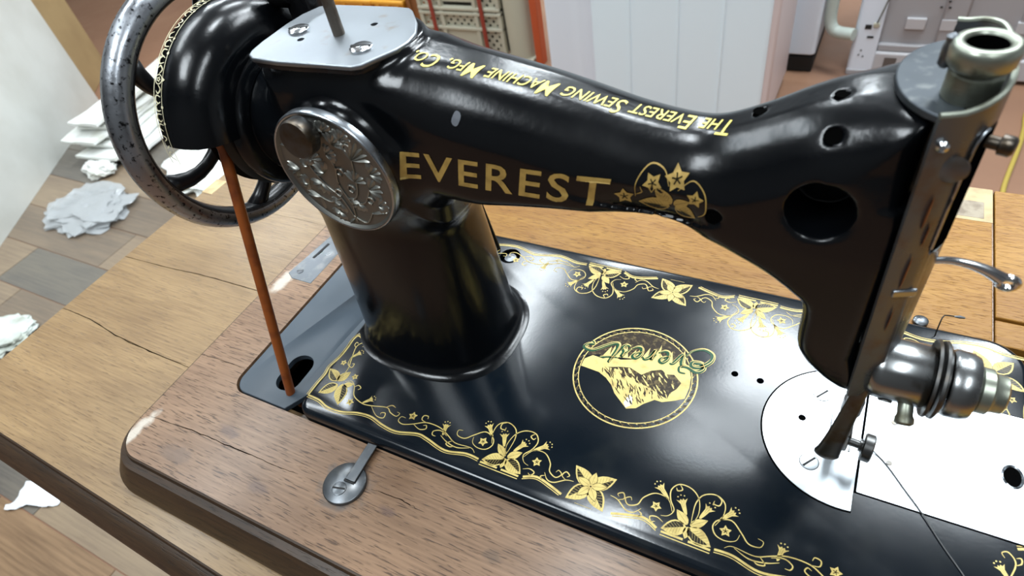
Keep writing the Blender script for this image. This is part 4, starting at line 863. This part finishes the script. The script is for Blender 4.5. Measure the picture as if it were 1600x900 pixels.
# ------------------------------------------------------------------ things behind the table
# nearer white washing machine
wm = thing('washing_machine', 'large white washing machine standing on the floor directly behind the arm', 'washing machine', (-180, 1750, -762))
def wmy(x): return 1500 + (x + 560) * 0.02
def vprism(g, pts, z0, z1): g.prism(pts, z0, z1); return g
F = 1500
body = rrect(-496, 48, F, F + 340, 16, 5)
G().prism(body, -735, 180).obj('body', M['white'], wm, bevel=6, segs=3, angle=50)
G().prism([(-574, F + 30), (-570, F + 8), (-556, F + 1), (-500, F + 1), (-482, F - 2), (-470, F - 8), (-455, F - 11), (-440, F - 8), (-428, F - 2), (-420, F + 6), (-420, F + 40), (-574, F + 40)], -735, 180).obj('corner_column', M['white2'], wm, angle=50)
G().box(-570, -494, F + 30, F + 340, -735, 180).obj('side_panel', M['white'], wm)
for x in (-318, -186, -70): G().obox((x, F - 1, -280), (1, 0, 0), (0, 1, 0), (0, 0, 1), 2.5, 2.2, 440).obj('pressed_rib', M['white'], wm, bevel=1)
G().box(40, 62, F + 4, F + 336, -735, 180).obj('side_trim', mat('pink_reflection_white', (.66, .56, .55), .45), wm, bevel=6, segs=3)  # pink reflection on this corner is put into its colour
for x in (-540, 20): G().cyl((x, F + 40, -762), (x, F + 40, -733), 22).obj('foot', M['slot'], wm)
# second white appliance behind, at its right
w2 = thing('white_cabinet', 'narrow white appliance beside the larger washing machine, black block below', 'appliance', (80, 1950, -762))
G().prism(rrect(10, 130, 1880, 2200, (4, 14, 14, 4), 6), -700, 180).obj('body', M['white2'], w2, bevel=10, segs=3, angle=50)
G().box(20, 128, 1895, 2190, -762, -712).obj('black_block', M['slot'], w2, bevel=4)  # near-black block between body and floor
G().obox((44, 1879, -300), (1, 0, 0), (0, 1, 0), (0, 0, 1), 1.6, 1, 390).obj('panel_seam', M['grey_plastic'], w2, smooth=False)
# third: back of an appliance, grey rear panel
w3 = thing('grey_backed_appliance', 'appliance seen from behind with white corner post and grey rear panel', 'appliance', (450, 2100, -762))
G().prism(rrect(224, 292, 1900, 1990, (14, 4, 4, 4), 6), -752, 200).obj('corner_post', M['white2'], w3, bevel=5, angle=50)
G().box(224, 286, 1897, 1990, -762, -744).obj('post_foot', M['grey_plastic'], w3, bevel=3)
G().box(290, 980, 1925, 2400, -720, 200).obj('rear_panel', M['grey_plastic'], w3, bevel=4)
G().box(272, 980, 1905, 1960, -752, -690).obj('base_skirt', M['grey_light'], w3, bevel=6)
G().box(292, 980, 1912, 1930, -690, -668).obj('skirt_ledge', M['grey_plastic'], w3, bevel=4)
for x in (430, 610, 800): G().box(x, x + 60, 1917, 1930, -668, 200).obj('pressed_rib', M['grey_plastic'], w3, bevel=6)
for x in (348, 432, 515, 605): G().box(x, x + 48, 1914.5, 1926, -622, -592).obj('light_patch', M['grey_light'], w3, bevel=1)
G().box(318, 350, 1903.6, 1912, -738, -704).obj('skirt_shade_patch', mat('shadowed_opening', (.12, .10, .09), .6), w3, smooth=False)  # dark box; the opening's shade is put into its colour
for x0, x1, z0, z1 in ((248, 265, -620, -607), (259, 276, -646, -640), (250, 254, -686, -682), (246, 250, -700, -696), (258, 262, -704, -700)): G().box(x0, x1, 1898.6, 1902, z0, z1).obj('slot', M['slot'], w3, smooth=False)
for x0, z0 in ((418, -560), (438, -560), (434, -544), (440, -528), (444, -512)): G().box(x0, x0 + 6, 1914.0, 1918, z0, z0 + 4).obj('slot', M['slot'], w3, smooth=False)
G().tube(smooth_path([(300, 1890, -480), (288, 1888, -540), (279, 1890, -585), (276, 1896, -600)], 5), 2.2, 8).obj('lead', mat('dark_cable', (.12, .12, .10), .5), w3)
G().box(268, 284, 1893, 1902, -612, -600).obj('lead_plug', M['cream'], w3, bevel=2)
hz = G().tube(smooth_path([(150, 1920, -420), (150, 1912, -540), (153, 1908, -600), (166, 1902, -626), (185, 1896, -632), (206, 1886, -630), (224, 1878, -628)], 6), 17, 18).obj('drain_hose', M['hose'], None, loc=(160, 1910, -632))
tag(hz, 'thick pale green drain hose bending between the white appliances', 'hose')
# yellow cord lying on the floor at the right
cd = G().tube(smooth_path([(760, 1850, -757), (710, 1820, -757), (676, 1760, -757), (668, 1680, -757), (655, 1590, -757), (628, 1450, -757), (618, 1380, -757), (600, 1200, -757)], 6), 5.5, 10).obj('extension_cord', M['cord'], None, loc=(655, 1590, -762))
tag(cd, 'yellow cord lying on the red-brown floor at the right edge', 'cord')

# cream crates stacked on edge, with perforated panels
def lattice(g, x0, x1, z0, z1, y, nx, nz, fy):
    """perforated sheet: rhombic holes in staggered rows, real openings"""
    dx = (x1 - x0) / nx; dz = (z1 - z0) / nz
    for j in range(nz):
        for i in range(nx):
            cx = x0 + (i + .5) * dx; cz = z0 + (j + .5) * dz
            if (i + j) % 2:
                g.add([fy(cx - dx / 2, cz - dz / 2), fy(cx + dx / 2, cz - dz / 2), fy(cx + dx / 2, cz + dz / 2), fy(cx - dx / 2, cz + dz / 2)], [(0, 1, 2, 3)]); continue
            o_ = [fy(cx + dx / 2 * a, cz + dz / 2 * b) for a, b in ((-1, -1), (0, -1), (1, -1), (1, 0), (1, 1), (0, 1), (-1, 1), (-1, 0))]
            i_ = [fy(cx + dx / 2 * a * .74, cz + dz / 2 * b * .74) for a, b in ((-.7, -.7), (0, -1), (.7, -.7), (1, 0), (.7, .7), (0, 1), (-.7, .7), (-1, 0))]
            g.add(o_ + i_, [(k, (k + 1) % 8, 8 + (k + 1) % 8, 8 + k) for k in range(8)])
CY = 1830
def crate(x0, w, z0, h, lab):
    c = thing('plastic_crate', lab, 'crate', (x0 + w / 2, CY, z0), 'cream crates behind the arm'); del c['group']
    fy = lambda x, z: (x, CY, z); bar = 16
    xs = [x0, x0 + w * .27, x0 + w * .70, x0 + w]; zs = [z0, z0 + h * .62, z0 + h]
    for i, x in enumerate((x0, x0 + w * .26, x0 + w * .68, x0 + w - bar)): G().box(x, x + bar, CY - 14, CY + 6, z0, z0 + h).obj('upright', M['cream'], c, bevel=3)
    for z in (z0, z0 + h * .60, z0 + h - bar): G().box(x0, x0 + w, CY - 16, CY + 6, z, z + bar * .8).obj('cross_bar', M['cream'], c, bevel=3)
    for (a, b) in ((0, .26), (.26, .68), (.68, 1)):
        for (q, r_, solid) in ((0, .60, a == .26), (.60, 1, False)):
            X0, X1, Z0, Z1 = x0 + w * a + bar, x0 + w * b, z0 + h * q + 10, z0 + h * r_
            if solid: G().box(X0, X1, CY - 4, CY, Z0 + 18, Z1).obj('solid_panel', M['cream'], c, bevel=1)
            else:
                g = G(); nx = max(3, int((X1 - X0) / 14)); nz = max(3, int((Z1 - Z0) / 14)); lattice(g, X0, X1, Z0, Z1, CY, nx, nz, fy)
                tag(g.obj('perforated_panel', M['cream'], c, smooth=False), kind='stuff')
    G().box(x0 + 4, x0 + w - 4, CY + 60, CY + 66, z0, z0 + h).obj('inner_shade', mat('crate_shade', (.05, .05, .04), .7), c, smooth=False)  # near-black sheet stands in for the shade inside the cream crate
    return c
crate(-1255, 350, -762, 175, 'cream perforated plastic crate standing lowest behind the arm')
crate(-1255, 350, -585, 175, 'cream perforated plastic crate on top of the lowest one, cut by the frame')
rc = thing('ribbed_container', 'plain cream ribbed container between the perforated crates and the red post', 'container', (-850, CY, -762))
G().lathe([(0, 52), (380, 56)], (-846, CY + 20, -752), (0, 0, 1), 40).obj('body', M['cream'], rc, angle=40)
G().box(-905, -790, CY - 30, CY + 60, -762, -744).obj('base_flange', M['cream'], rc, bevel=3)
for x in (-1196, -985): tag(G().box(x, x + 15, CY - 24, CY - 18, -762, -300).obj('crate_strap', M['dark_red'], None, loc=(x, CY, -762), bevel=1), 'narrow dark red upright strip over the %s part of the cream crates' % ('left' if x < -1100 else 'right'), 'strip')
tag(G().box(-778, -752, CY - 30, CY + 10, -762, 100).obj('red_post', M['red'], None, loc=(-770, CY, -762), bevel=2), 'orange-red upright post between cream container and white washing machine', 'post')
for i, (x0, x1, z0, z1, m, lab) in enumerate(((-1930, -1640, -762, -640, 'yellow', 'amber yellow plastic crate behind the steel top plate, leftmost'), (-1625, -1470, -762, -640, 'yellow', 'amber yellow plastic crate just left of the brown one'), (-1455, -1340, -762, -600, 'brown_crate', 'brown-orange plastic crate beside the cream crates'))):
    c = thing('stacking_crate', lab, 'crate', ((x0 + x1) / 2, 2060, z0)); G().box(x0, x1, 2000, 2240, z0, z1).obj('body', M[m], c, bevel=6)
    G().box(x0 - 6, x1 + 6, 1990, 2250, z1 - 16, z1).obj('rim', M[m], c, bevel=4)
    for k in range(3):
        xx = x0 + (x1 - x0) * (k + .5) / 3; G().box(xx - 8, xx + 8, 1992, 2002, z0, z1 - 10).obj('rib', M[m], c, bevel=2)

# boards, foam and litter on the floor at the left
def wallboard(name, p0, p1, h, th, m, lab):
    a = Vector((*p0, 0)); b = Vector((*p1, 0)); u = (b - a).normalized(); n = Vector((-u.y, u.x, 0)); mid = (a + b) / 2 + n * th / 2
    o = G().obox((mid.x, mid.y, -762 + h / 2), u, n, (0, 0, 1), (b - a).length / 2, th / 2, h / 2).obj(name, m, None, loc=(mid.x, mid.y, -762), bevel=3, smooth=False)
    return tag(o, lab, 'board')
wallboard('grey_board', (-1700, -50), (-2545, 1200), 1150, 30, M['board_grey'], 'tall pale grey board standing on the floor at the far left')
wallboard('plywood_sheet', (-2600, 1190), (-2830, 1460), 1150, 18, M['board_tan'], 'tan plywood sheet standing behind the pale grey board')
rnd = random.Random(5)
names = ('topmost', 'second from top', 'third from top', 'fourth from top', 'fifth from top', 'sixth from top', 'third from bottom', 'second from bottom', 'bottom')
for i in range(9):
    z = -757 + i * 15.5; w = rnd.uniform(55, 95); sh = rnd.uniform(-55, 55) if i < 8 else 10
    u = Vector((-.17 + rnd.uniform(-.04, .04), 1, 0)).normalized(); n = Vector((-u.y, u.x, 0)); c = Vector((-2110 - i * 8 + sh, 1290 + rnd.uniform(-45, 45) + i * 3, z + 6))
    g = G(); N = 20; rg = []
    for k in range(N + 1):
        t = k / N * 2 - 1; ww = w + 5 * math.sin(k * 1.7 + i); p = c + u * 430 * t + Vector((0, 0, 1.2 * math.sin(k + i)))
        rg.append([p - n * ww + Vector((0, 0, -6)), p + n * ww + Vector((0, 0, -6)), p + n * ww * .97 + Vector((0, 0, 5)), p + n * ww * .4 + Vector((0, 0, 2)), p - n * ww * .3 + Vector((0, 0, 6)), p - n * ww * .97 + Vector((0, 0, 5))])
    g.loft(rg); o = g.obj('foam_strip', M['foam'], None, loc=(c.x, c.y, z), smooth=False)
    tag(o, 'long white foam packing strip, %s of the stack beside the grey board' % names[8 - i], 'foam strip', 'foam packing strips')
def crumple(name, c, sx, sy, sz, m, lab, cat, seed, n=28, amp=.35, flat=False):
    rnd = random.Random(seed); bm = bmesh.new(); bmesh.ops.create_icosphere(bm, subdivisions=4, radius=1)
    from mathutils import noise
    off = Vector((seed * 3.1, seed * 1.7, 0))
    for v in bm.verts:
        p = v.co.copy(); f = 1 + amp * noise.fractal(p * 1.6 + off, 1.0, 2.0, 4) + amp * .6 * abs(noise.noise(p * 4.2 + off)) - amp * .5 * abs(noise.noise(p * 9 + off))
        q = Vector((p.x * sx * f, p.y * sy * f, max(p.z * sz * f, -sz * .55))); v.co = W(c[0] + q.x, c[1] + q.y, c[2] + sz * .56 + q.z)
    me = bpy.data.meshes.new(name); bm.to_mesh(me); bm.free(); return tag(fin(name, me, m, None, loc=c, angle=25), lab, cat)
crumple('foam_scrap', (-2020, 815, -759), 70, 40, 26, M['foam'], 'crumpled white foam scrap at the near end of the foam strips', 'foam', 2)
crumple('plastic_bag', (-1850, 640, -759), 150, 105, 22, M['bagplastic'], 'crumpled milky plastic bag on the floor in front of the foam strips', 'plastic bag', 3, amp=.5)
crumple('plastic_bag', (-1560, 960, -759), 200, 180, 30, M['foam'], 'flattened white plastic sack seen through the hand wheel spokes', 'plastic bag', 4, amp=.35)
crumple('rag', (-1600, 175, -759), 92, 62, 14, M['cloth'], 'crumpled white rag on the floor at the left edge of the frame', 'rag', 6, amp=.5)
def papers(name, pts, lab, seed, lift=5):
    rnd = random.Random(seed); cx = sum(p[0] for p in pts) / len(pts); cy = sum(p[1] for p in pts) / len(pts); bm = bmesh.new()
    vs = [bm.verts.new((x, y, 0)) for x, y in pts]; bm.faces.new(vs); bmesh.ops.triangulate(bm, faces=bm.faces[:]); bmesh.ops.subdivide_edges(bm, edges=bm.edges[:], cuts=3, use_grid_fill=True)
    for v in bm.verts: v.co = W(v.co.x + rnd.uniform(-.6, .6), v.co.y + rnd.uniform(-.6, .6), -758.6 + rnd.uniform(0, lift))
    me = bpy.data.meshes.new(name); bm.to_mesh(me); bm.free(); o = fin(name, me, M['paper'], None, loc=(cx, cy, -758.6), smooth=False)
    md = o.modifiers.new('s', 'SOLIDIFY'); md.thickness = .0006; return tag(o, lab, 'paper')
papers('paper_scrap', [(-1101, -78), (-1060, -65), (-993, -63), (-978, -84), (-1000, -98), (-1045, -112), (-1068, -132), (-1084, -139), (-1090, -130), (-1078, -118)], 'crumpled white paper scrap on the floor below the left corner of the table', 3)
papers('paper_scrap', [(-1168, -40), (-1135, -34), (-1130, -46), (-1165, -62)], 'tiny white paper scrap at the left frame edge below the table', 4)
